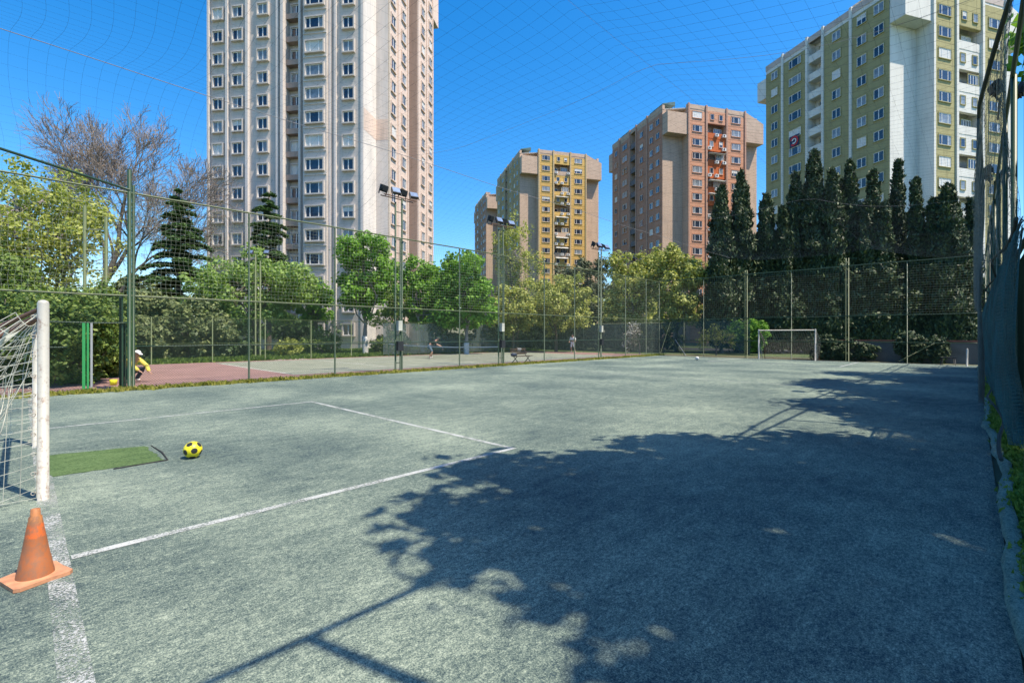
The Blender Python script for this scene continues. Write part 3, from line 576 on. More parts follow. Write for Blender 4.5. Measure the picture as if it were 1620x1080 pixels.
def net_panel(mb, p, q, z0, z1, step, r, sag=.06, seed=1, m=0, bulge=.05):
    rng = np.random.default_rng(seed); p = np.array(p); q = np.array(q); L = np.linalg.norm(q - p); u = (q - p) / L; nrm = np.array([-u[1], u[0]]); ns = int(L / step); nz = int((z1 - z0) / step)
    S, Z = np.meshgrid(np.linspace(0, L, ns + 1), np.linspace(z0, z1, nz + 1), indexing='ij'); ph = rng.random(4) * 6
    t = (Z - z0) / (z1 - z0); dz = -sag * np.sin(np.pi * S / L) * t * (1 - .4 * t) + .02 * np.sin(S * 2.3 + ph[0]) * np.sin(t * 3.1) ; ds = .03 * np.sin(Z * 3 + ph[1]) * np.sin(np.pi * S / L) + .02 * np.sin(Z * 7 + S)
    o = bulge * np.sin(np.pi * S / L) * np.sin(np.pi * t) * np.sin(S * .8 + ph[2])
    P = np.stack([p[0] + u[0] * (S + ds) + nrm[0] * o, p[1] + u[1] * (S + ds) + nrm[1] * o, Z + dz], -1)
    mb.strands(P, r, m); mb.strands(P.transpose(1, 0, 2), r, m)
ZT, ZM, ZL = 6.05, 2.88, 1.33
XF, YF, XRF = -18.6, 36.6, .47
fy = [-4.0, -.9, 2.29, 5.65, 8.84, 11.9, 15.36, 18.51, 21.96, 25.0, 28.0, 31.3, 34.4, YF]
lf = empty('side_fence', (XF, 0, 0), 0, 'tall green pipe fence with rope net above and chain link below, along the tennis court', 'fence')
for i, y in enumerate(fy):
    m = MB(); top = ZT; r = .035
    if abs(y - 2.29) < .01: 
        m.tube([(0, y, -.05), (0, y, 6.75)], .055, 10); m.tube([(.0, y + .10, -.05), (.0, y + .10, 6.3)], .04, 8)
        for z in np.arange(.5, 6.2, .55): m.tube([(0, y, z), (0, y + .10, z)], .014, 5)
    else: m.tube([(0, y, -.05), (0, y, top)], r, 8)
    m.build('post', M['green_paint'] if abs(y - 2.29) > .01 else M['green_paint'], lf)
for z, y0, y1, r in ((ZT, -4, YF, .028), (ZM, -4, YF, .026), (ZL, 2.29, YF, .022), (2.05, -4, 2.29, .024), (ZL, -4, .9, .02)):
    m = MB(); m.tube([(.0, y, z + .008 * math.sin(y * 3)) for y in np.linspace(y0, y1, 40)], r, 7); m.build('rail', M['olive_paint'] if z > 2.5 else M['green_paint'], lf)
cl = MB(); wire_panel(cl, (.05, 2.4), (.05, YF), .03, ZM, .078, .0026, 0); cl.build('chain_link_mesh', M['wire_green'], lf)
cl = MB(); wire_panel(cl, (.05, -4), (.05, 1.2), .03, 2.05, .078, .0026, 0); wire_panel(cl, (.05, -4), (.05, 2.3), 2.05, ZM, .078, .0026, 0); cl.build('chain_link_mesh', M['wire_green'], lf)
nn = MB()
for i in range(len(fy) - 1): net_panel(nn, (.04, fy[i]), (.04, fy[i + 1]), ZM + .03, ZT - .04, .125, .0030 if i < 6 else .0038, .05, i + 3)
nn.build('rope_net', M['rope_pale'], lf)
# gate: bright green post pair and an opened leaf
gt = empty('fence_gate', (XF, 1.25, 0), 0, 'green mesh gate standing open towards the tennis court', 'gate')
m = MB(); m.box(-.03, .03, -.04, .03, 0, 2.04); m.box(-.03, .03, .06, .11, 0, 2.04); m.build('gate_post', M['bright_green'], gt)
m = MB(); m.box(-.03, .03, .14, .19, 0, 2.04); m.build('gate_post', M['grey_metal'], gt)
lfm = MB()
for xa, xb, ya, yb, za, zb_ in ((-1.25, -.06, .95, .98, 1.98, 2.03), (-1.25, -.06, .95, .98, .08, .13), (-1.25, -1.2, .95, .98, .13, 1.98), (-.11, -.06, .95, .98, .13, 1.98), (-.68, -.64, .951, .979, .13, 1.98), (-1.2, -.11, .952, .978, 1.0, 1.04)): lfm.box(xa, xb, ya, yb, za, zb_)
leaf_ = lfm.build('gate_leaf', M['green_paint'], gt); q = MB(); wire_panel(q, (-1.22, .965), (-.08, .965), .1, 2.0, .06, .003); q.build('gate_mesh', M['wire_green'], leaf_)
lm = MB()
for xa, xb in ((-.62, -.57), (-.09, -.04)): lm.box(xa, xb, .86, .9, .05, ZM)
lm.box(-.57, -.09, .865, .895, ZM - .05, ZM); lm.box(-.57, -.09, .865, .895, .06, .1)
o2 = lm.build('side_frame', M['green_paint'], gt); q = MB(); wire_panel(q, (-.6, .88), (-.06, .88), .1, ZM, .05, .003); q.build('gate_mesh', M['wire_green'], o2)
# far fence
bf = empty('end_fence', (0, YF, 0), 0, 'tall green fence behind the far goal with square rope net above', 'fence')
def xat(px): return YF * math.tan(math.atan((px - 810) / F_PX) - YAW)
bxs = [XF] + [xat(p) for p in (1082, 1113, 1180, 1252, 1340, 1435)] + [XRF]
for px, x in zip((1057, 1082, 1113, 1180, 1252, 1340, 1435, 1530), bxs):
    m = MB(); 
    if px in (1180, 1340):
        top = zat(423 if px == 1180 else 405, 33.0 if px == 1180 else 29.5)
        for dx in (-.06, .08): m.tube([(x + dx, .02, -.05), (x + dx, .02, top)], .03, 7)
        for z in np.arange(.4, top, .45): m.tube([(x - .06, .02, z), (x + .08, .02, z)], .015, 5)
    elif px == 1082: m.tube([(x, 0, 0), (x, 0, ZM)], .035, 8)
    else: m.tube([(x, 0, -.05), (x, 0, ZT)], .03, 8)
    m.build('post', M['olive_paint'] if px in (1180, 1340) else M['green_paint'], bf)
for z, r in ((ZT, .03), (ZM, .028), (ZL - .1, .024)): m = MB(); m.tube([(x, -.01, z + .015 * math.sin(x)) for x in np.linspace(XF, XRF, 30)], r, 7); m.build('rail', M['green_paint'], bf)
for p, q in (((XF + .1, .05), (XF + 1.0, 2.75)), ((XF + .1, 2.7), (XF + 1.9, .15)), ((-3.2, .1), (-1.6, 1.2))): m = MB(); m.tube([(p[0], -.05, p[1]), (q[0], -.05, q[1])], .022, 6); m.build('brace', M['olive_paint'], bf)
m = MB(); m.tube([(-15.9, -.9, .03), (-17.2, -.05, 1.3)], .022, 6); m.build('brace', M['grey_metal'], bf)
cl = MB(); wire_panel(cl, (XF, -.04), (XRF, -.04), .03, ZM, .085, .0028); cl.build('chain_link_mesh', M['wire_green'], bf)
nn = MB()
for i in range(len(bxs) - 1):
    if bxs[i + 1] - bxs[i] > .2: net_panel(nn, (bxs[i], -.03), (bxs[i + 1], -.03), ZM, ZT, .14, .0048, .06, i + 40)
nn.build('rope_net', plain('rope_far', (.12, .14, .11), .8), bf)
# right fence with sagging rope net
rf = empty('side_fence', (XRF, 0, 0), 0, 'green pipe fence along the right edge, hung with a sagging blue green rope net', 'fence')
ry = [-1.1, 2.08, 5.2, 8.3, 11.6, 14.8, 18.4, 21.8, 25.2, 28.6, 32.2]
for y in ry: m = MB(); m.tube([(.02, y, -.05), (.02, y, ZT)], .042 if y != 8.3 else .06, 9); m.build('post', M['green_paint'], rf)
for z, r in ((ZT, .032), (ZM, .028)): m = MB(); m.tube([(.0, y, z + .02 * math.sin(y)) for y in np.linspace(-1.1, YF, 30)], r, 7); m.build('rail', M['green_paint'], rf)
cl = MB(); wire_panel(cl, (.06, 4), (.06, YF), .1, ZM, .078, .003); cl.build('chain_link_mesh', M['wire_green'], rf)
def curtain(y0, y1, ztop, zbot, dens, dz, r, mat, seed, bul, lean_top=0.0):
    rng = np.random.default_rng(seed); ny = int((y1 - y0) / dens); nz = int((ztop - zbot) / dz); S, T = np.meshgrid(np.linspace(0, 1, ny), np.linspace(0, 1, nz), indexing='ij')
    Y = y0 + (y1 - y0) * S; fold = .03 * np.sin(Y * 9 + 2.2 * np.sin(T * 3)) + .02 * np.sin(Y * 17 + T * 4) + .03 * np.sin(Y * 3.1 + T * 7)
    zz = ztop - (ztop - zbot - .25 * (.5 + .5 * np.sin(Y * 1.7))) * T; env = np.sin(np.pi * np.clip(T * 1.0, 0, 1)) ** .6
    X = -.05 + lean_top * np.clip((Y - 8.4) / 4, 0.2, 1) * (1 if lean_top else 0) - bul * env * (.65 + .35 * np.sin(Y * .9 + 1) * np.sin(T * 5)) + fold * (.3 + .7 * T)
    Y = Y + .05 * np.sin(T * 9 + Y * 4); P = np.stack([X, Y, zz], -1); m = MB(); m.strands(P, r); m.strands(P.transpose(1, 0, 2), r); return m.build('rope_net', M[mat], rf)
curtain(8.2, 34.5, 3.1, .22, .045, .045, .0042, 'rope_teal', 4, .20)
curtain(8.2, 34.5, 3.0, .12, .05, .05, .0045, 'rope_teal', 14, .08)
curtain(8.2, 34.5, ZT, 2.75, .12, .11, .0022, 'rope_grey', 6, .10, -.30)
rp = MB()
for zt, bul in ((ZT, .12), (3.05, .12), (.3, .14)): rp.tube([(-.1 - (.29 * min(1, max(0, (y - 8.4) / 4)) if zt > 5 else bul * (.5 + .5 * math.sin(y * .9 + zt))), y, zt - .04 + .03 * math.sin(y * 1.4 + zt)) for y in np.linspace(8, 35, 90)], .032 if zt > 5 else .022, 6)
rp.build('border_rope', M['rope_dark'], rf)
# bunched hanging lengths of the net
for k, (y, x) in enumerate(((13.2, -.37),)):
    b = MB()
    for j in range(16):
        a = j * .39; P = [(x + (.03 + .012 * math.sin(z * 1.7 + k)) * math.cos(a + z * .5) + .015 * math.sin(z * 1.9), y + (.09 + .03 * math.sin(z * 2.1)) * math.sin(a + z * .5), z) for z in np.linspace(.35, 5.95 if k == 0 else 3.1, 40)]; b.tube(P, .007, 4)
    b.build('bunched_net', M['rope_teal'] if k else M['rope_grey'], rf)

# floodlight masts
def flood_lamp(parent, x, y, z, rz, tilt):
    m = MB(); c, s = math.cos(rz), math.sin(rz)
    def T(px, py, pz):
        py2 = py * math.cos(tilt) - pz * math.sin(tilt); pz2 = py * math.sin(tilt) + pz * math.cos(tilt); return (x + px * c - py2 * s, y + px * s + py2 * c, z + pz2)
    def bx(a, mm, m_=m):
        v = [T(p, q, r) for p in (a[0], a[1]) for q in (a[2], a[3]) for r in (a[4], a[5])]; m_.add(v, [(0, 1, 3, 2), (4, 6, 7, 5), (0, 4, 5, 1), (2, 3, 7, 6), (0, 2, 6, 4), (1, 5, 7, 3)], mm)
    bx((-.2, .2, -.05, .05, .04, .34), 0); bx((-.16, .16, .05, .12, .1, .3), 0)
    for i in range(6): bx((-.19, .19, .05, .10, .06 + i * .045, .075 + i * .045), 0)
    bx((-.22, -.2, -.02, .03, -.08, .25), 0); bx((.2, .22, -.02, .03, -.08, .25), 0)
    o = m.build('floodlight', M['dark_metal'], parent); g = MB(); bx((-.18, .18, -.062, -.052, .06, .32), 0, g); g.build('lamp_glass', M['glass_lamp'], o); return o
def mast(label, X, Y, H, toward, box=True, group='floodlight masts around the pitch', lamps=4):
    root = empty('floodlight_mast', (X, Y, -.03), 0, label, 'floodlight mast', group)
    for dy in (-.17, .17): m = MB(); m.tube([(0, dy, 0), (0, dy, H - .25 if dy < 0 else H)], .042, 8); m.build('leg', M['green_paint'], root)
    z = .45
    while z < H - .4: m = MB(); m.tube([(0, -.17, z), (0, .17, z)], .018, 6); m.build('rung', M['green_paint'], root); z += .62
    for dx in (-.12, .16): m = MB(); m.tube([(dx, -.85, H - .05), (dx, .85, H - .05)], .025, 6); m.build('crossbar', M['rust_pipe'], root)
    f = 1 if toward > 0 else -1
    for i, (dy, dx, rz, ti) in enumerate(((-.75, -.12, .25, -1.2), (-.2, .16, -.1, -.5), (.25, -.12, .1, -1.25), (.75, .16, -.2, -.6))[:lamps]): flood_lamp(root, dx, dy, H + .08, math.pi / 2 * f + rz + (0 if i % 2 else math.pi), ti if i % 2 else -.35)
    if box:
        m = MB(); m.box(.06, .28, -.2, .08, 1.0, 1.42); m.build('switch_box', M['dark_metal'], root); m = MB(); m.box(.05, .25, -.16, .04, 1.9, 2.35); m.build('meter_box', plain('box_cream', (.45, .45, .38), .6), root)
    return root
FM = XF - .12
mast('floodlight mast with a red bottle on it, nearest of the three on the left fence', FM, 11.9, 7.95, 1)
mast('floodlight mast beside the wooden bench, before the ochre tower', FM, 18.4, 7.75, 1)
mast('floodlight mast farthest along the left fence, before the brick pink tower', FM, 28.1, 7.7, 1)
mast('floodlight mast by the sagging net, nearest on the right fence', XRF + .14, 8.45, 7.8, -1, False)
mast('floodlight mast on the right fence, behind the sagging net', XRF + .14, 18.2, 7.8, -1, False, lamps=2)
mast('floodlight mast farthest back on the right fence', XRF + .14, 26.6, 7.8, -1, False)
m = MB(); m.tube([(0, 0, 0), (0, 0, .16), (0, 0, .2), (0, 0, .24)], [.045, .045, .02, .02], 8); tag(m.build('bottle', plain('red_plastic', (.6, .03, .04), .4), None, (FM + .1, 11.95, .95)), 'small red bottle tucked in the nearest left floodlight mast', 'bottle')

# overhead net
on = empty('overhead_net', (0, 0, ZT), 0, 'thin dark net stretched over the whole pitch on steel cables', 'overhead net')
cabx = [XF, -13.0, -4.6, XRF]; cabz = [6.05, 7.35, 7.0, 6.05]
caby = [-5.5, 2.29, 8.6, 15.0, 21.4, 28.0, YF]
def netz(x, y):
    base = np.interp(x, cabx, cabz); u = np.interp(x, cabx, [0, 1, 2, 3]); v = np.interp(y, caby, range(len(caby)))
    sag = .30 * np.abs(np.sin(np.pi * u)) + .12 * np.abs(np.sin(np.pi * v)) * np.abs(np.sin(np.pi * u)); return base - sag - ZT + .03 * np.sin(x * 1.3 + y * .7)
m = MB(); xs = np.linspace(XF, XRF, 60)
ysn = np.arange(-5.5, YF, .27); X, Y = np.meshgrid(xs, ysn, indexing='xy'); m.strands(np.stack([X, Y + .10 * np.sin(X * 1.1 + 1) * np.clip((X + 18.6) / 3, 0, 1), netz(X, Y)], -1), .0014)
xsn = np.arange(XF, XRF, .27); yy = np.linspace(-5.5, YF, 110); Y, X = np.meshgrid(yy, xsn, indexing='xy'); m.strands(np.stack([X, Y, netz(X, Y)], -1), .0010)
m.build('net', M['rope_sky'], on)
for i in (1, 2): c = MB(); c.tube([(cabx[i], y, float(netz(cabx[i], y)) + .01) for y in np.linspace(-5.5, YF, 60)], .008 if i == 1 else .0015, 5); c.build('support_cable', M['cable'], on)
for y in (8.6, 21.4): c = MB(); c.tube([(x, y, float(netz(x, y)) + .01) for x in np.linspace(XF, XRF, 40)], .0028, 5); c.build('support_cable', M['cable'], on)
m = MB(); P0 = at(205, 14.36); P1 = CW(-16.5, 8.0); P1 = (-16.35, -.42); m.tube([(P0[0] + (P1[0] - P0[0]) * t, P0[1] + (P1[1] - P0[1]) * t, 6.06) for t in np.linspace(-.0, 1.9, 12)], .035, 7, 0)
tag(m.build('corner_pipe', M['green_paint']), 'thick green pipe slanting from the tall left post up out of the frame', 'pipe')

# ------------------------------------------------------------------ goals
def goal(label, X0, X1, Y, back, H=2.0, group='white goals', near=False):
    cx = (X0 + X1) / 2; w_ = (X1 - X0) / 2; root = empty('goal', (cx, Y, 0), 0, label, 'goal', group); s = back; r = .046
    for x in (-w_, w_): m = MB(); m.tube([(x, 0, 0), (x, 0, H + .02), (x, 0, H + .045), (x, 0, H + .055)], [r, r, r * .8, r * .3], 20); m.build('post', M['white_paint'], root)
    m = MB(); m.tube([(-w_ + .05, 0, H - .02), (w_ - .05, 0, H - .02)], r * .95, 20); m.build('crossbar', M['white_paint'], root)
    for x in (-w_ + .03, w_ - .03):
        for z in (H - .02, H - .12):
            m = MB(); m.tube([(x, 0, z), (x, s * .5, z - .33), (x, s * 1.05, z - .72)], .022, 8); m.build('back_bar', M['rust_pipe'], root)
        m = MB(); m.tube([(x, s * 1.05, H - .76), (x, s * 1.25, .02)], .02, 8); m.build('back_bar', M['rust_pipe'], root)
    m = MB(); m.tube([(-w_, s * 1.25, .02), (w_, s * 1.25, .02)], .02, 8); m.build('ground_bar', M['rust_pipe'], root)
    if near:
        for x in (w_, -w_):
            for i in range(10): m = MB(); t = np.linspace(0, 6.28, 9); m.tube([(x - .06 * 0 + .0, s * (.055 + .018 + .018 * math.cos(q)), .08 + i * .2 + .018 * math.sin(q)) for q in t], .004, 4, 0, cap=False); m.build('net_hook', M['white_paint'], root)
    # net: back and two sides
    n = MB(); st = .12 if near else .14; rr = .0032 if near else .0036; rng = np.random.default_rng(5)
    def prof(t): # along depth from crossbar down to the ground
        return np.interp(t, [0, .28, 1], [.0, 1.05, 1.25]) * s, np.interp(t, [0, .28, 1], [H - .05, H - .78, .03])
    nx = int(2 * w_ / st); X, T = np.meshgrid(np.linspace(-w_, w_, nx + 1), np.linspace(0, 1, 26), indexing='ij'); py, pz = prof(T); py = py + s * .12 * np.sin(T * 3.1) * np.sin(X * 2) ; pz = pz - .12 * np.sin(np.pi * np.clip(T / .28, 0, 1)) ; P = np.stack([X + .03 * np.sin(T * 12), py, pz], -1)
    n.strands(P, rr); n.strands(P.transpose(1, 0, 2), rr)
    for x in (-w_, w_):
        Z, D = np.meshgrid(np.linspace(.03, H - .08, 17), np.linspace(0.04, 1, 11), indexing='ij'); ymax = np.interp(Z, [0, H - .78, H], [1.25, 1.05, .1]); Y_ = D * ymax * s
        sg = .14 * np.sin(np.pi * D) * (.6 + .4 * np.sin(Z * 3 + x)); P = np.stack([np.full_like(Z, x) + .10 * np.sin(D * 5 + Z * 2.3) * D, Y_, np.maximum(Z - sg, .03)], -1); n.strands(P, rr); n.strands(P.transpose(1, 0, 2), rr)
    if near:
        for k in range(26):      # slack ravelled cords
            a = rng.random(3); x = w_ if k < 16 else -w_ + rng.random() * 2 * w_; y0, y1 = rng.uniform(.1, .5), rng.uniform(.3, 1.1); z0, z1 = rng.uniform(.9, 1.9), rng.uniform(.1, 1.4); t = np.linspace(0, 1, 14)
            n.tube(np.stack([x + .12 * np.sin(t * 5 + a[0] * 6) * a[1], s * (y0 + (y1 - y0) * t), z0 + (z1 - z0) * t - .25 * np.sin(t * 3.14) * a[2]], 1), .0045, 4, 0)
        n.tube([(w_ + .01, s * .25, 1.75), (w_ + .04, s * .40, 1.3), (w_, s * .62, .85), (w_ + .02, s * .85, .4), (w_, s * 1.05, .05)], .014, 6)
    n.build('net', M['rope_white'] if near else plain('rope_goal_far', (.3, .31, .28), .8), root); return root
goal('rusting white goal at the left edge beside the orange cone, with a torn net', -10.29, -6.88, .15, -1, near=True)
goal('small white goal at the far end of the pitch, before the dark trees', -10.75, -7.35, YE - .55, 1)

# cone, balls
cx, cy = ground(56, 914); cn = empty('traffic_cone', (cx, cy, .003), R_(18), 'faded orange traffic cone with a chipped base, beside the near goal', 'traffic cone')
def cone_mat():
    t = NT('cone_orange'); tc = t.n('TexCoord'); sp = t.n('SeparateXYZ'); t.l(tc.outputs['Object'], sp.inputs[0]); co = t.coord('Object'); n = t.noise(co, 14, 6, .75)
    b = t.ramp(sp.outputs[2], [(.0, (.34, .11, .035)), (.30, (.38, .11, .03)), (.31, (.60, .12, .02)), (.40, (.58, .12, .02)), (.41, (.45, .17, .05)), (.6, (.4, .16, .06))])
    c = t.mix(t.ramp(n, [(.44, (0, 0, 0)), (.58, (.85, .85, .85))]), b, (.24, .11, .055)); t.l(c, t.b.inputs['Base Color']); t.b.inputs['Roughness'].default_value = .6; return t.m
m = MB(); m.lathe([(.148, .022), (.143, .05), (.138, .06), (.118, .15), (.113, .155), (.085, .29), (.082, .30), (.058, .415), (.055, .42), (.052, .45), (.040, .46), (.037, .505), (.027, .508), (.024, .48)], 32); m.build('cone_body', cone_mat(), cn)
m = MB(); bp = []
for i, (a, b) in enumerate(((-.22, -.22), (.0, -.225), (.2, -.23), (.235, -.19), (.225, 0), (.235, .19), (.2, .225), (.0, .22), (-.19, .235), (-.235, .2), (-.22, .05), (-.235, -.1), (-.21, -.19))): bp.append((a, b))
m.prism(bp, 0, .026); m.build('base', plain('cone_base', (.50, .23, .12), .6, 0, .3, 9), cn); m = MB(); m.prism([(a * .985, b * .985) for a, b in bp], -.002, .006); m.build('sole', plain('cone_sole', (.3, .03, .02), .6), cn)
cn.scale = (.68, .68, .95)
def ball(label, loc, r, base, dark, cat='football', seed=3):
    import bmesh
    bm = bmesh.new(); bmesh.ops.create_icosphere(bm, subdivisions=5, radius=r); me = bpy.data.meshes.new('football'); phi = (1 + 5 ** .5) / 2
    rot = Matrix.Rotation(seed * .37, 3, 'X') @ Matrix.Rotation(.5, 3, 'Y'); ax = []
    for a in (-1, 1):
        for b in (-phi, phi): ax += [Vector((0, a, b)), Vector((a, b, 0)), Vector((b, 0, a))]
    ax = [(rot @ v).normalized() for v in ax]
    for f in bm.faces:
        c = f.calc_center_median().normalized(); f.smooth = True; d = sorted([c.dot(v) for v in ax], reverse=True); f.material_index = 1 if d[0] > .94 else 0
    for v in bm.verts:
        c = v.co.normalized(); d = sorted([c.dot(q) for q in ax], reverse=True)
        if abs(d[0] - d[1]) < .02: v.co *= .985
    bm.to_mesh(me); bm.free(); me.materials.append(base); me.materials.append(dark); o = bpy.data.objects.new('football', me); COL.objects.link(o); o.location = (*loc, r); return tag(o, label, cat)
gx, gy = ground(305, 724); ball('yellow football with black patches lying by the penalty line', (gx, gy), .113, plain('ball_yellow', (.72, .62, .02), .4, 0, .1), plain('ball_black', (.02, .02, .02), .45))
gx, gy = ground(1103, 569.5); ball('white football near the far left corner of the pitch', (gx, gy), .12, plain('ball_white', (.75, .75, .72), .4, 0, .1), plain('ball_grey', (.2, .2, .2), .5), seed=5)

# bench
bx_, by_ = -19.45, 20.9; bn = empty('bench', (bx_, by_, -.02), R_(90 + 4), 'dark wooden slatted bench with white towel beyond the left fence', 'bench'); wood = bark('bench_wood', (.05, .028, .02), (.12, .07, .05), 9)
for i in range(4): m = MB(); m.box(-.75, .75, -.25 + i * .12, -.16 + i * .12, .42, .45); m.build('seat_slat', wood, bn)
for i in range(3): m = MB(); m.box(-.75, .75, .24 + i * .03, .265 + i * .03, .52 + i * .13, .62 + i * .13); m.build('back_slat', wood, bn)
for x in (-.6, .6):
    for a, b in (((x, -.25, 0), (x, .2, .47)), ((x, .3, 0), (x, -.1, .42)), ((x, .2, .4), (x, .33, .9))): m = MB(); m.tube([a, b], .022, 6); m.build('leg', M['dark_metal'], bn)
m = MB(); rng = np.random.default_rng(2); V = [(x * .16 + .02 * math.sin(y * 3), .30 + .06 * math.cos(y * .9), .88 - abs(y) * .1) for x in range(-1, 2) for y in range(-2, 3)]
m.add([(.1 + v[0], v[1] - .02, v[2] + .02) for v in V], [(i * 5 + j, (i + 1) * 5 + j, (i + 1) * 5 + j + 1, i * 5 + j + 1) for i in range(2) for j in range(4)]); m.box(-.05, .28, .27, .34, .84, .875)
m = m.build('towel', plain('towel_white', (.7, .7, .7), .9)); m.location = (bx_, by_, -.02); m.rotation_euler = (0, 0, R_(94)); tag(m, 'white towel thrown over the back of the bench', 'towel')
m = MB(); m.lathe([(.0, 0), (.16, .0), (.19, .06), (.18, .15), (.12, .21), (.03, .23), (.0, .23)], 14); m = m.build('sports_bag', plain('bag_cloth', (.03, .04, .08), .8)); m.location = (bx_ - .02, by_ - .68, .43); m.scale = (.8, 1.2, .8); tag(m, 'dark sports bag on the left end of the bench', 'bag')
# tennis net
tn = empty('tennis_net', (-26.3, 19.9, 0), 0, 'low dark tennis net across the court beyond the fence', 'tennis net')
for x in (-6.4, 6.1): m = MB(); m.tube([(x, 0, 0), (x, 0, 1.07)], .04, 8); m.build('post', M['green_paint'], tn)
nm = MB(); X, Z = np.meshgrid(np.linspace(-6.4, 6.1, 150), np.linspace(0.05, 1.0, 14), indexing='ij'); sg = .12 * (1 - ((X + .15) / 6.3) ** 2); P = np.stack([X, 0 * X, Z - sg * Z], -1); nm.strands(P, .003); nm.strands(P.transpose(1, 0, 2), .003); nm.build('net', M['black_rubber'], tn)
m = MB(); t = np.linspace(-6.4, 6.1, 30); V = [(x, y, 1.0 - .12 * (1 - ((x + .15) / 6.3) ** 2) + z) for x in t for y, z in ((-.012, 0), (-.012, -.06), (.012, -.06), (.012, 0))]; m.add(V, [(i * 4 + j, i * 4 + (j + 1) % 4, (i + 1) * 4 + (j + 1) % 4, (i + 1) * 4 + j) for i in range(29) for j in range(4)]); m.build('net_band', plain('band', (.5, .5, .5), .8), tn)
# tennis court fence
tf = empty('court_fence', (-33.8, 0, 0), 0, 'lower grey green mesh fence round the far side of the tennis court', 'fence'); ZC = 2.7
for y in np.arange(-4, 38.1, 3.05): m = MB(); m.tube([(0, y, -.05), (0, y, ZC)], .035, 7); m.build('post', M['olive_paint'], tf)
for x in np.arange(3, 14.5, 3.6): m = MB(); m.tube([(x, 38.0, -.05), (x, 38.0, ZC)], .035, 7); m.build('post', M['green_paint'], tf)
for z in (ZC, 1.15): m = MB(); m.tube([(0, -4, z), (0, 38, z)], .022, 6); m.tube([(0, 38, z), (15.1, 38, z)], .022, 6); m.build('rail', M['olive_paint'], tf)
cl = MB(); wire_panel(cl, (0, -4), (0, 38), .05, ZC, .11, .0028); wire_panel(cl, (0, 38), (15.1, 38), .05, ZC, .10, .004); cl.build('chain_link_mesh', M['wire_grey'], tf)
def screen_mat():
    t = NT('windscreen'); co = t.coord('Object'); n = t.noise(co, 1.5, 5); t.l(t.ramp(n, [(.3, (.045, .07, .07)), (.7, (.10, .135, .13))]), t.b.inputs['Base Color']); t.b.inputs['Roughness'].default_value = .9
    tr = t.n('BsdfTransparent'); mx = t.n('MixShader'); mx.inputs[0].default_value = .62; t.l(tr.outputs[0], mx.inputs[1]); t.l(t.b.outputs[0], mx.inputs[2]); t.l(mx.outputs[0], t.out.inputs[0]); return t.m
sm_ = screen_mat()
def cloth(p, q, z0, z1, parent, thick=.01, wav=.05):
    m = MB(); n = 60; V = []
    for i in range(n + 1):
        for j in range(5):
            t = i / n; x = p[0] + (q[0] - p[0]) * t; y = p[1] + (q[1] - p[1]) * t; o = wav * math.sin(i * 1.1 + j) * (j / 4 - .5); V.append((x + o, y + o, z0 + (z1 - z0) * j / 4 + (.05 * math.sin(i * .9) if j == 4 else 0)))
    m.add(V, [(i * 5 + j, (i + 1) * 5 + j, (i + 1) * 5 + j + 1, i * 5 + j + 1) for i in range(n) for j in range(4)], 0, True); return m.build('windscreen', sm_, parent)
cloth((.1, 20), (.1, 37.9), .1, 2.6, tf); cloth((.3, 37.9), (15.0, 37.9), .1, 2.65, tf); cloth((.1, 24), (.1, 37.5), .5, 1.35, tf)
cloth((XF + .3, .12), (XF + 7, .12), .2, 2.8, bf)

# retaining wall behind the far fence and odds
cw = MB(); cw.box(-7.2, 2.2, 38.3, 38.6, -.05, 1.25); cw.box(-7.25, 2.25, 38.25, 38.65, 1.25, 1.34, 1)
def conc(name, a, b):
    t = NT(name); co = t.coord('Object'); n = t.noise(co, 1.1, 7, .7); t.l(t.ramp(n, [(.3, a), (.7, b)]), t.b.inputs['Base Color']); t.b.inputs['Roughness'].default_value = .9; t.bump(n, .3, .03); return t.m
tag(cw.build('retaining_wall', [conc('concrete', (.09, .085, .085), (.20, .18, .18)), plain('coping_red', (.20, .06, .045), .7)]), 'low grey concrete wall with red coping behind the far fence', 'wall')
x, y = -1.0, 35.3; ch = empty('stool', (x, y, 0), .2, 'dark metal stool frame in the far right corner', 'stool')
m = MB(); m.box(-.3, .3, -.2, .2, .42, .46); m.build('seat', M['dark_metal'], ch)
for a in (-.28, .28):
    for b in (-.18, .18): m = MB(); m.tube([(a, b, 0), (a * .92, b, .42)], .016, 6); m.build('leg', M['dark_metal'], ch)
m = MB(); m.tube([(0, 0, 0), (.01, 0, .9), (.01, 0, .95)], [.045, .045, .02], 10); tag(m.build('marker_post', plain('stake_white', (.4, .4, .37), .6), None, (-.25, 35.4, 0)), 'short white upright post in the far right corner beside the stool', 'post')
x, y = -20.9, 2.15; m = MB(); m.lathe([(.0, 0), (.09, 0), (.11, .17), (.10, .175), (.085, .02), (0, .02)], 16); tag(m.build('bucket', plain('bucket_yellow', (.75, .7, .03), .4), None, (x, y, 0)), 'bright yellow bucket on the red court behind the open gate', 'bucket')
# tennis court light mast behind the hedge, seen as a ladder
def ladder_mast(label, px, d, ytop, lamps=False, w_=.9):
    x, y = at(px, d); H = zat(ytop, d); root = empty('ladder_mast', (x, y, 0), R_(44), label, 'mast')
    for a in (-w_ / 2, w_ / 2): m = MB(); m.tube([(a, 0, 0), (a, 0, H - (.5 if a > 0 else 0))], .06, 8); m.build('leg', M['olive_paint'], root)
    z = 1.
    while z < H - .8: m = MB(); m.tube([(-w_ / 2, 0, z), (w_ / 2, 0, z)], .025, 6); m.build('rung', M['olive_paint'], root); z += .85
    if lamps:
        for a in (-.6, .6): flood_lamp(root, a, 0, H, 0, -.5)
ladder_mast('pale green ladder shaped mast rising from the hedge on the left', 151, 20.0, 325)
ladder_mast('slim mast with two dark lamps before the pale maple', 408, 35.0, 402, True, .35)

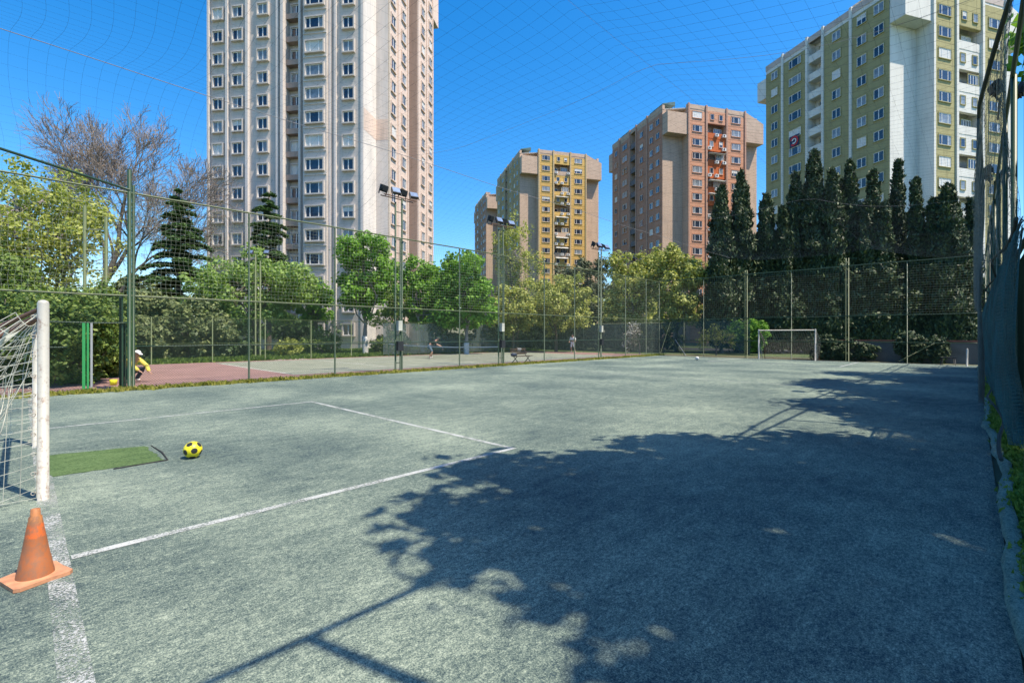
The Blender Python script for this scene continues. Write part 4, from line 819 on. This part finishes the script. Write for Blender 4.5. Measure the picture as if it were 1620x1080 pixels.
# ------------------------------------------------------------------ people
def skinobj(name, joints, edges, mat, parent, sub=2):
    me = bpy.data.meshes.new(name); keys = list(joints); me.from_pydata([joints[k][:3] for k in keys], [(keys.index(a), keys.index(b)) for a, b in edges], []); me.materials.append(mat)
    o = bpy.data.objects.new(name, me); COL.objects.link(o); o.parent = parent; mo = o.modifiers.new('Skin', 'SKIN'); mo.use_smooth_shade = True
    for i, k in enumerate(keys):
        sv = me.skin_vertices[0].data[i]; r = joints[k][3]; sv.radius = (r, r) if not isinstance(r, tuple) else r; sv.use_root = (i == 0)
    s = o.modifiers.new('Sub', 'SUBSURF'); s.levels = sub; s.render_levels = sub; return o
skin = plain('skin', (.42, .24, .17), .55, 0, .1)
def person(label, loc, rz, J, shirt, short, hair, capcol=None, group=None):
    root = empty('person', (*loc, 0), rz, label, 'person', group)
    E = [('pelvis', 'waist'), ('waist', 'chest'), ('chest', 'neck'), ('neck', 'head'), ('head', 'crown')]
    for s in 'lr': E += [('chest', 'sh' + s), ('sh' + s, 'el' + s), ('el' + s, 'wr' + s), ('wr' + s, 'hand' + s), ('pelvis', 'hip' + s), ('hip' + s, 'kn' + s), ('kn' + s, 'an' + s), ('an' + s, 'toe' + s)]
    JJ = dict(J); fing = []
    for s in 'lr':
        h = np.array(J['hand' + s][:3]); w_ = np.array(J['wr' + s][:3]); d = (h - w_) / (np.linalg.norm(h - w_) + 1e-6); side = np.cross(d, (0, 0, 1.)); side /= np.linalg.norm(side) + 1e-6
        for i in range(5):
            o = (i - 1.5) * .02 if i < 4 else -.05; L = (.075, .085, .08, .065, .05)[i]; b = h + side * o * .9 - d * (.0 if i < 4 else .05); t = b + d * L * (1 if i < 4 else .6) + (side * -.02 if i == 4 else 0) - np.array([0, 0, .012])
            fing.append((s, i, b, t))
    for s, i, b, t in fing: JJ['f%s%da' % (s, i)] = (*b, .010); JJ['f%s%db' % (s, i)] = (*t, .007); E += [('hand' + s, 'f%s%da' % (s, i)), ('f%s%da' % (s, i), 'f%s%db' % (s, i))]
    body = skinobj('body', JJ, E, skin, root)
    g = lambda k, e: (*J[k][:3], J[k][3] + e if not isinstance(J[k][3], tuple) else tuple(q + e for q in J[k][3]))
    tj = {k: g(k, .028) for k in ('waist', 'chest', 'shl', 'shr')}; 
    for s in 'lr': tj['el' + s] = g('el' + s, .032)
    te = [('waist', 'chest'), ('chest', 'shl'), ('chest', 'shr'), ('shl', 'ell'), ('shr', 'elr')]
    if shirt[1] == 'long':
        for s in 'lr': tj['wr' + s] = g('wr' + s, .026)
        te += [('ell', 'wrl'), ('elr', 'wrr')]
    skinobj('shirt', tj, te, shirt[0], root)
    pj = {k: g(k, .02) for k in ('pelvis', 'hipl', 'hipr', 'knl', 'knr')}; pe = [('pelvis', 'hipl'), ('pelvis', 'hipr'), ('hipl', 'knl'), ('hipr', 'knr')]
    if short[1] == 'long':
        for s in 'lr': pj['an' + s] = g('an' + s, .015)
        pe += [('knl', 'anl'), ('knr', 'anr')]
    skinobj('trousers', pj, pe, short[0], root)
    sm = plain('shoe', (.6, .58, .55), .6)
    for s in 'lr': skinobj('shoe', {'a': (*J['an' + s][:3], .05), 'b': (*J['toe' + s][:3], .042)}, [('a', 'b')], sm, root)
    hd = np.array(J['head'][:3]); cr_ = np.array(J['crown'][:3]); nk = np.array(J['neck'][:3]); fw = np.array(J['face'][:3]) if 'face' in J else np.array([0, -1., 0])
    # face details
    f = MB(); up = (cr_ - nk) / np.linalg.norm(cr_ - nk); fw = fw / np.linalg.norm(fw); sd_ = np.cross(up, fw)
    for q in (-1, 1): c = hd + fw * .088 + sd_ * q * .032 + up * .02; f.tube([c - fw * .01, c + fw * .008], .009, 6, 0)
    f.build('eyes', M['black_rubber'], root)
    f = MB(); c = hd + fw * .09; f.tube([c + up * .02, c + fw * .028 - up * .02, c - up * .028], [.008, .016, .008], 6, 0); 
    for q in (-1, 1): f.tube([hd + sd_ * q * .085 + up * .02, hd + sd_ * q * .10, hd + sd_ * q * .085 - up * .03], [.012, .018, .01], 6, 0)
    f.build('nose_and_ears', skin, root); f = MB(); f.tube([hd + fw * .092 - up * .045 - sd_ * .022, hd + fw * .098 - up * .047, hd + fw * .092 - up * .045 + sd_ * .022], .007, 5); f.build('mouth', plain('lips', (.35, .1, .09), .5), root)
    hr = MB(); hc = hd + up * .055 - fw * .015
    V = []; nn_ = 14
    for i in range(7):
        th = i / 6 * 1.45
        for j in range(nn_): a = j * 6.2832 / nn_; V.append(tuple(hc + up * .085 * math.cos(th) + (fw * math.cos(a) * .115 + sd_ * math.sin(a) * .1) * math.sin(th)))
    hr.add(V, [(i * nn_ + j, i * nn_ + (j + 1) % nn_, (i + 1) * nn_ + (j + 1) % nn_, (i + 1) * nn_ + j) for i in range(6) for j in range(nn_)], 0, True)
    if capcol:
        b = hc + up * .01; A = [b + fw * .1 + sd_ * q * .07 for q in (-1, 0, 1)] + [b + fw * (.2 if q == 0 else .17) + sd_ * q * .06 - up * .015 for q in (-1, 0, 1)]; hr.add([tuple(v) for v in A], [(0, 1, 4, 3), (1, 2, 5, 4)]); hr.add([tuple(v - up * .006) for v in A], [(3, 4, 1, 0), (4, 5, 2, 1)]); hr.build('cap', capcol, root)
    else: hr.build('hair', hair, root)
    return root
yel = plain('jersey_yellow', (.72, .60, .10), .8, 0, .1); navy = plain('trouser_navy', (.02, .025, .06), .8); white = plain('cloth_white', (.7, .7, .7), .8, 0, .05); blk = plain('cloth_black', (.02, .02, .025), .8); hairm = plain('hair_dark', (.02, .015, .012), .6); jean = plain('cloth_jean', (.10, .16, .22), .8)
# crouching, local -y is forward
J = dict(pelvis=(0, .18, .38, .13), waist=(0, .12, .52, .125), chest=(0, -.06, .76, .145), neck=(0, -.16, .90, .055), head=(0, -.23, 1.0, .085), crown=(0, -.24, 1.09, .075), face=(0, -.9, -.35, 0),
    shl=(-.19, -.08, .80, .062), ell=(-.26, -.32, .58, .046), wrl=(-.20, -.52, .42, .034), handl=(-.18, -.59, .38, .034), shr=(.19, -.08, .80, .062), elr=(.26, -.34, .56, .046), wrr=(.18, -.52, .36, .034), handr=(.16, -.60, .32, .034),
    hipl=(-.11, .12, .36, .095), knl=(-.22, -.28, .46, .068), anl=(-.17, .02, .09, .045), toel=(-.19, -.15, .045, .035), hipr=(.11, .12, .36, .095), knr=(.22, -.26, .50, .068), anr=(.17, .02, .09, .045), toer=(.19, -.15, .045, .035))
px_, py_ = ground(209, 604); person('person in yellow top and white cap crouching on the red court by the gate', (px_, py_), R_(44 + 80), J, (yel, 'long'), (navy, 'long'), hairm, white)
J = dict(pelvis=(0, .22, .86, .12), waist=(0, .12, 1.0, .115), chest=(0, -.12, 1.18, .14), neck=(0, -.28, 1.28, .052), head=(0, -.37, 1.35, .085), crown=(0, -.42, 1.43, .075), face=(0, -.8, -.5, 0),
    shl=(-.19, -.14, 1.22, .06), ell=(-.3, -.3, 1.0, .042), wrl=(-.22, -.5, .9, .032), handl=(-.2, -.58, .88, .032), shr=(.19, -.14, 1.22, .06), elr=(.33, -.28, 1.02, .042), wrr=(.3, -.52, .92, .032), handr=(.3, -.6, .9, .032),
    hipl=(-.11, .2, .84, .09), knl=(-.2, .02, .47, .062), anl=(-.24, .22, .09, .042), toel=(-.24, .06, .04, .035), hipr=(.11, .2, .84, .09), knr=(.2, .0, .47, .062), anr=(.26, .1, .09, .042), toer=(.26, -.06, .04, .035))
px_, py_ = ground(684, 567); person('tennis player in black top and grey blue shorts leaning forward by the net', (px_, py_), R_(44 + 100), J, (blk, 'short'), (jean, 'short'), hairm)
J = dict(pelvis=(0, .04, .93, .12), waist=(0, .02, 1.07, .115), chest=(0, 0, 1.32, .14), neck=(0, -.02, 1.49, .052), head=(0, -.04, 1.58, .085), crown=(0, -.04, 1.67, .078), face=(0, -1, -.1, 0),
    shl=(-.2, 0, 1.40, .06), ell=(-.27, -.06, 1.12, .042), wrl=(-.22, -.25, .98, .032), handl=(-.2, -.33, .97, .032), shr=(.2, 0, 1.40, .06), elr=(.30, .02, 1.12, .042), wrr=(.28, -.2, .96, .032), handr=(.27, -.28, .94, .032),
    hipl=(-.1, .04, .9, .09), knl=(-.14, -.06, .49, .062), anl=(-.15, .08, .09, .042), toel=(-.15, -.1, .04, .035), hipr=(.1, .04, .9, .09), knr=(.2, -.1, .49, .062), anr=(.26, .02, .09, .042), toer=(.27, -.14, .04, .035))
px_, py_ = ground(906, 557.5); person('tennis player dressed in white at the far end of the court', (px_, py_), R_(10), J, (white, 'short'), (white, 'short'), hairm)

# ------------------------------------------------------------------ plants and trees (left to right)
x, y = at(142, 45); bare_tree('bare_tree', 'large leafless tree with brown twigs against the sky on the left', (x, y), 29.0, .46, 12, depth=8, spread=.54, first=.24, leafn=3000)
tree_px('yellow_tree', 'yellow green young leaved tree at the left edge behind the hedge', 20, 24, 205, 560, 250, leaf='leaf_yellow', seed=2, nclump=330, crad=.5, per=46, size=.12, r_trunk=.14, nbr=60, cat='tree', bark_='bark_grey')
tree_px('yellow_tree', 'thin yellowish tree before the large leafless tree', 95, 27, 250, 520, 170, leaf='leaf_olive', seed=4, nclump=170, crad=.5, per=32, size=.11, r_trunk=.12, nbr=70, bark_='bark_grey')
for i, (px, d, yt, wp, lab, lf_) in enumerate(((30, 16.9, 462, 230, 'dense clipped hedge bush behind the near goal, leftmost', 'leaf_hedge'), (110, 16.6, 458, 200, 'dense hedge bush right behind the green gate posts', 'leaf_hedge'), (10, 20, 400, 190, 'tall mixed shrub rising over the hedge at the left edge', 'leaf_hedge'), (165, 19.2, 452, 110, 'hedge bush with yellow green top behind the open gate', 'leaf_hedge'))):
    x, y = at(px, d); H = zat(yt, d); rw = wp * d / F_PX / 2
    bush('hedge_bush', lab, (x, y), [(0, 0, H * .5, rw, rw * .6, H * .52), (-rw * .4, 0, H * .7, rw * .5, rw * .4, H * .3), (rw * .45, .1, H * .62, rw * .45, rw * .4, H * .32)], lf_, 420, .28, 55, .085, 60 + i, 'hedge bushes beside the gate', 'hedge')
for i, (px, d, yt, wp, lab) in enumerate(((232, 33, 455, 120, 'brownish spreading juniper right of the thick fence post'), (300, 34, 470, 140, 'rounded dark juniper mound behind the court fence'), (345, 35, 505, 60, 'lowest juniper spreading right of the mound'), (225, 31, 500, 90, 'low juniper close behind the first court fence post'))):
    x, y = at(px, d); H = zat(yt, d); rw = wp * d / F_PX / 2; bush('juniper', lab, (x, y), [(0, 0, H * .5, rw, rw * .8, H * .5), (rw * .3, 0, H * .7, rw * .6, rw * .5, H * .25)], 'leaf_juniper', 170, .45, 55, .13, 80 + i, 'junipers behind the tennis court', 'juniper', 2.2)
cedar('dark green cedar with tiered branches left of the grey tower', 283, 40, 296, 470, 118, 5)
cedar('darker cedar top standing before the grey tower', 425, 47, 303, 470, 110, 6)
tree_px('maple_tree', 'broad pale green maple before the foot of the grey tower', 405, 38, 378, 545, 185, leaf='leaf_maple', seed=7, nclump=330, crad=.6, per=60, size=.16, r_trunk=.2, nbr=30)
tree_px('chestnut_tree', 'bright green chestnut with whitewashed trunk at the grey tower corner', 578, 41, 345, 520, 118, leaf='leaf_bright', seed=8, nclump=210, crad=.6, per=55, size=.2, r_trunk=.2, nbr=40, white=1.6, bark_='bark_grey')
tree_px('chestnut_tree', 'bright green chestnut just right of the nearest floodlight mast', 668, 43, 398, 535, 78, leaf='leaf_bright', seed=9, nclump=130, crad=.55, per=55, size=.19, r_trunk=.18, nbr=30, white=1.6, bark_='bark_grey')
tree_px('chestnut_tree', 'bright green leafy chestnut between the first two floodlight masts', 738, 42, 382, 540, 105, leaf='leaf_bright', seed=10, nclump=210, crad=.6, per=55, size=.19, r_trunk=.2, nbr=30, white=1.6, bark_='bark_grey')
tree_px('chestnut_tree', 'green tree filling the gap before the tower wall, left of the whitewashed chestnut', 500, 45, 440, 530, 80, leaf='leaf_bright', seed=11, nclump=110, crad=.55, per=50, size=.18, r_trunk=.14, nbr=20)
tree_px('chestnut_tree', 'lower green tree between the grey tower and the nearest floodlight mast', 628, 47, 425, 535, 95, leaf='leaf_maple', seed=41, nclump=130, crad=.55, per=45, size=.18, r_trunk=.15, nbr=50, bark_='bark_grey')
tree_px('chestnut_tree', 'dense green tree filling the space left of the second mast', 700, 46, 410, 545, 110, leaf='leaf_bright', seed=42, nclump=170, crad=.6, per=50, size=.19, r_trunk=.17, nbr=30, bark_='bark_grey')
tree_px('poplar_tree', 'tall thin feathery spring tree before the ochre tower', 818, 52, 300, 540, 82, leaf='leaf_olive', seed=12, nclump=170, crad=.55, per=30, size=.14, r_trunk=.14, nbr=70, bark_='bark_grey', squash=1.6)
tree_px('plane_tree', 'yellow green tree below the ochre tower, right of the second mast', 880, 47, 425, 540, 120, leaf='leaf_olive', seed=13, nclump=240, crad=.6, per=52, size=.16, r_trunk=.16, nbr=30)
tree_px('plane_tree', 'low olive green tree under the feathery spring tree', 812, 46, 440, 540, 80, leaf='leaf_olive', seed=18, nclump=150, crad=.55, per=50, size=.16, r_trunk=.14, nbr=30)
tree_px('pine_tree', 'dark rounded pine between the ochre and brick towers', 926, 58, 393, 530, 92, leaf='leaf_pine', seed=14, nclump=240, crad=.7, per=60, size=.16, r_trunk=.22, aspect=2.6)
tree_px('plane_tree', 'yellow green tree before the foot of the brick tower, left half', 1000, 50, 385, 530, 95, leaf='leaf_olive', seed=15, nclump=260, crad=.65, per=55, size=.17, r_trunk=.2, nbr=30)
tree_px('plane_tree', 'larger yellow green tree before the brick tower, next to the cypresses', 1070, 48, 375, 535, 112, leaf='leaf_olive', seed=16, nclump=320, crad=.65, per=55, size=.17, r_trunk=.2, nbr=40)
x, y = at(1012, 42); bare_tree('bare_shrub', 'pale grey branching shrub behind the far left corner of the pitch', (x, y), 4.2, .08, 31, depth=5, spread=.8, first=.22, mat='bark_grey', leafn=900, leafmat='blossom', cat='shrub')
x, y = at(1133, 39.5); bare_tree('young_tree', 'thin young tree with sparse yellow leaves left of the far goal', (x, y), 3.3, .06, 33, depth=5, spread=.75, first=.24, mat='bark_grey', leafn=1100, leafmat='leaf_yellow')
x, y = at(1182, 41); bush('shrub', 'bright green shrub behind the left post of the far goal', (x, y), [(0, 0, 1.6, 1.7, 1.2, 1.3), (.9, 0, 2.2, 1.0, .8, .7)], 'leaf_bright', 130, .35, 42, .14, 35, cat='shrub')
x, y = at(455, 36.5); bush('shrub', 'yellow green low shrub behind the court fence below the maple', (x, y), [(0, 0, .7, 1.1, .9, .6)], 'leaf_yellow', 60, .3, 45, .11, 36, cat='shrub')
for i, (px, d, wv, hh, lab) in enumerate(((508, 41, 3.4, 2.0, 'clipped round shrub below the tower windows, leftmost'), (620, 43, 3.6, 2.0, 'clipped round shrub behind the nearest floodlight mast'), (720, 47, 2.4, 1.9, 'round pale shrub behind the tennis net'))):
    x, y = at(px, d); bush('round_shrub', lab, (x, y), [(0, 0, hh / 2, wv / 2, wv / 2, hh / 2)], 'leaf_hedge', 110, .32, 45, .12, 90 + i, 'clipped shrubs behind the court', 'shrub')
# dark hedge belts behind the court
for i, (pa, pb, d, hh, lab) in enumerate(((215, 365, 36, 1.9, 'long dark low hedge under the junipers'), (760, 900, 56, 3.6, 'tall dark hedge behind the tennis court windscreen'), (900, 1060, 54, 3.6, 'tall dark hedge behind the far end of the tennis court'))):
    x0, y0 = at(pa, d); x1, y1 = at(pb, d); mx, my = (x0 + x1) / 2, (y0 + y1) / 2; n = 9
    bush('hedge', lab, (mx, my), [((x0 - mx) * t, (y0 - my) * t, hh * .5, 1.6, 1.6, hh * .52) for t in np.linspace(-1, 1, n)], 'leaf_dark', 330, .5, 50, .2, 100 + i, cat='hedge')
# far-off trees that fill the gaps on the horizon
for i, (px, d, yt, wp, lab) in enumerate(((-60, 46, 330, 200, 'distant tree beyond the left edge behind the hedge'), (215, 62, 425, 110, 'distant brown tree under the leafless tree'), (690, 72, 405, 90, 'distant green tree in the gap right of the grey tower'), (470, 60, 500, 200, 'distant low trees at the foot of the grey tower'), (850, 75, 455, 200, 'distant trees below the ochre tower'), (1010, 72, 440, 200, 'distant trees below the brick tower'))):
    tree_px('distant_tree', lab, px, d, yt, 545, wp, leaf=('leaf_bright', 'leaf_juniper', 'leaf_bright', 'leaf_dark', 'leaf_pine', 'leaf_olive')[i], seed=120 + i, nclump=190, crad=1.0, per=50, size=.30, r_trunk=.2, nbr=10, group='distant trees')
# cypresses
for i, (px, d, yt, wp, sp, lab) in enumerate(((1141, 42, 300, 42, 1, 'narrow cypress leftmost of the row, before the brick tower'), (1172, 42.5, 278, 44, 1, 'pointed cypress second from the left of the row'), (1212, 42, 310, 36, 1, 'cypress standing in the sky gap between the towers'), (1238, 41, 330, 44, 2, 'shorter bushy cypress left of the tallest one'),
        (1288, 41, 240, 84, 5, 'tallest broad cypress with several tips before the olive tower'), (1345, 40, 258, 66, 4, 'broad cypress right of the tallest one'), (1382, 39, 272, 54, 3, 'cypress with a crooked tip before the tower corner'), (1420, 40, 258, 44, 2, 'sharp tipped cypress before the white tower corner'), (1449, 38, 284, 44, 2, 'slender cypress right of the sharp tipped one'), (1499, 36.5, 296, 56, 1, 'wide cypress standing alone before the white balconies'), (1537, 40, 318, 24, 1, 'thin cypress at the edge of the sagging net'), (1262, 43, 305, 60, 3, 'cypress filling the gap left of the tallest one'), (1318, 43, 300, 60, 3, 'low topped cypress between the two broad ones'), (1364, 43, 325, 60, 3, 'low cypress squeezed behind the crooked tipped one'), (1400, 43, 335, 56, 3, 'lower cypress left of the sharp tipped one'))):
    cypress(lab, px, d + 3, yt, wp, 200 + i, sp)
for i, (px, d, yt, wp, lab) in enumerate(((1310, 41.5, 410, 230, 'dark undergrowth below the tall cypresses'), (1440, 41, 430, 150, 'dark undergrowth behind the right part of the low wall'), (1190, 43, 430, 150, 'dark undergrowth behind the far goal'), (1530, 41.5, 430, 70, 'dark undergrowth in the far right corner'))):
    x, y = at(px, d + 2.5); H = zat(yt, d); rw = wp * d / F_PX / 2; bush('undergrowth', lab, (x, y), [(0, 0, H * .5, rw, rw * .5, H * .5)], 'leaf_cypress', 420, .6, 60, .18, 140 + i, 'undergrowth below the cypresses', 'undergrowth')
for i, (px, w_, h_, lab) in enumerate(((1300, 1.1, 1.7, 'added dark bush covering the dark left end of the low wall'), (1348, 1.3, 1.35, 'added dark bush covering the dark part of the low wall, right of the tall lattice post'), (1440, .7, 1.9, 'added dark clump standing in for a trunk silhouette before the low wall'), (1482, .45, 1.5, 'narrow added clump standing in for a dark trunk before the right part of the low wall'))):  # added bushes that darken the wall's left part and replace trunk silhouettes
    d = 37.7 / (CY + SY * (px - 810) / F_PX); x, y = at(px, d); bush('filler_bush', lab, (x, y), [(0, 0, h_ * .5, w_, .35, h_ * .5)], 'leaf_cypress', 90, .25, 45, .12, 160 + i, cat='bush')
# trees right of the pitch (their crowns shade it)
def shade_tree(label, sx, sy, z, r, seed, rz=2.3, n=150, extra=()):
    X, Y = sx + z * .52, sy + z * .157; bl = [(0, 0, z, r * .82, r * .82, rz)] + [(ex, ey, z + ez, er, er, er * .6) for ex, ey, ez, er in extra]
    return tree('plane_tree', label, (X, Y), bl, 'leaf_bright', z * .55, .2, nclump=int(n * .8), crad=.72, per=48, size=.23, seed=seed, nbr=24, group='plane trees along the right side of the pitch')
shade_tree('plane tree beside the right fence, closest to the camera', -.25, 6.15, 9.0, 4.4, 301, 2.2, 520, ((-3.0, -3.0, 0, .9), (-3.5, -3.5, 0, .6), (-3.9, -1.9, 0, .8), (-1.6, -3.0, 0, 1.0), (.3, -3.4, 0, .9), (2.4, -3.0, 0, 1.3), (3.6, -2.6, 0, 1.5), (4.4, -1.0, 0, 1.6)))
shade_tree('plane tree beside the right fence, behind the closest one', 1.2, 13.2, 9.5, 3.7, 302, 2.4, 400, ((-3.2, .6, 0, 1.2),))
shade_tree('third plane tree along the right fence', .6, 18.2, 10.5, 4.4, 303, 2.6, 430, ((-4.1, .8, 0, 1.1), (-4.0, 2.6, .2, 1.0)))
shade_tree('fourth plane tree along the right fence', .8, 24.6, 11.5, 4.6, 304, 2.6, 430, ((-4.2, .5, .5, 1.1),))
shade_tree('farthest plane tree along the right fence', 1.6, 30.5, 12.0, 4.2, 305, 2.6, 300)
# weeds and grass along the fences
def tufts(name, pts, hgt, size, mat, seed, per=22, spread=.09, label=None, cat=None):
    rng = np.random.default_rng(seed); P = np.repeat(np.array(pts), per, 0); n = len(P); C = np.zeros((n, 3)); C[:, :2] = P[:, :2] + rng.normal(size=(n, 2)) * spread; h = hgt * rng.random(n) * np.repeat(.4 + rng.random(len(pts)), per)
    C[:, 2] = h * .5; m = MB(); up = np.stack([rng.normal(size=n) * .4, rng.normal(size=n) * .4, np.ones(n)], 1); m.leaves(C, rngv(rng, n) * np.array([1, 1, .3]), size, 2.6, 0, rng, up=up); o = m.build(name, M[mat]); tag(o, label, cat, kind='stuff'); return o
rng = np.random.default_rng(9); 
yy = rng.uniform(-3, YF, 900); tufts('weeds', np.stack([XF + .12 + rng.normal(size=900) * .10, yy, 0 * yy], 1), .13, .06, 'weeds', 1, 22, .07, 'yellow green weeds along the foot of the left fence', 'weeds')
yy = rng.uniform(3, 26, 1100); tufts('grass', np.stack([xin(yy) + .15 + np.abs(rng.normal(size=1100)) * .12, yy, 0 * yy], 1), .13, .032, 'grass', 2, 40, .05, 'green grass between the kerb and the right fence', 'grass')
pts = []
for i in range(4200):
    x_ = rng.uniform(-50, -34.1); y_ = rng.uniform(0, 40); pts.append((x_, y_, 0))
tufts('grass', pts, .12, .12, 'grass', 3, 12, .35, 'mown grass behind the tennis court', 'grass')
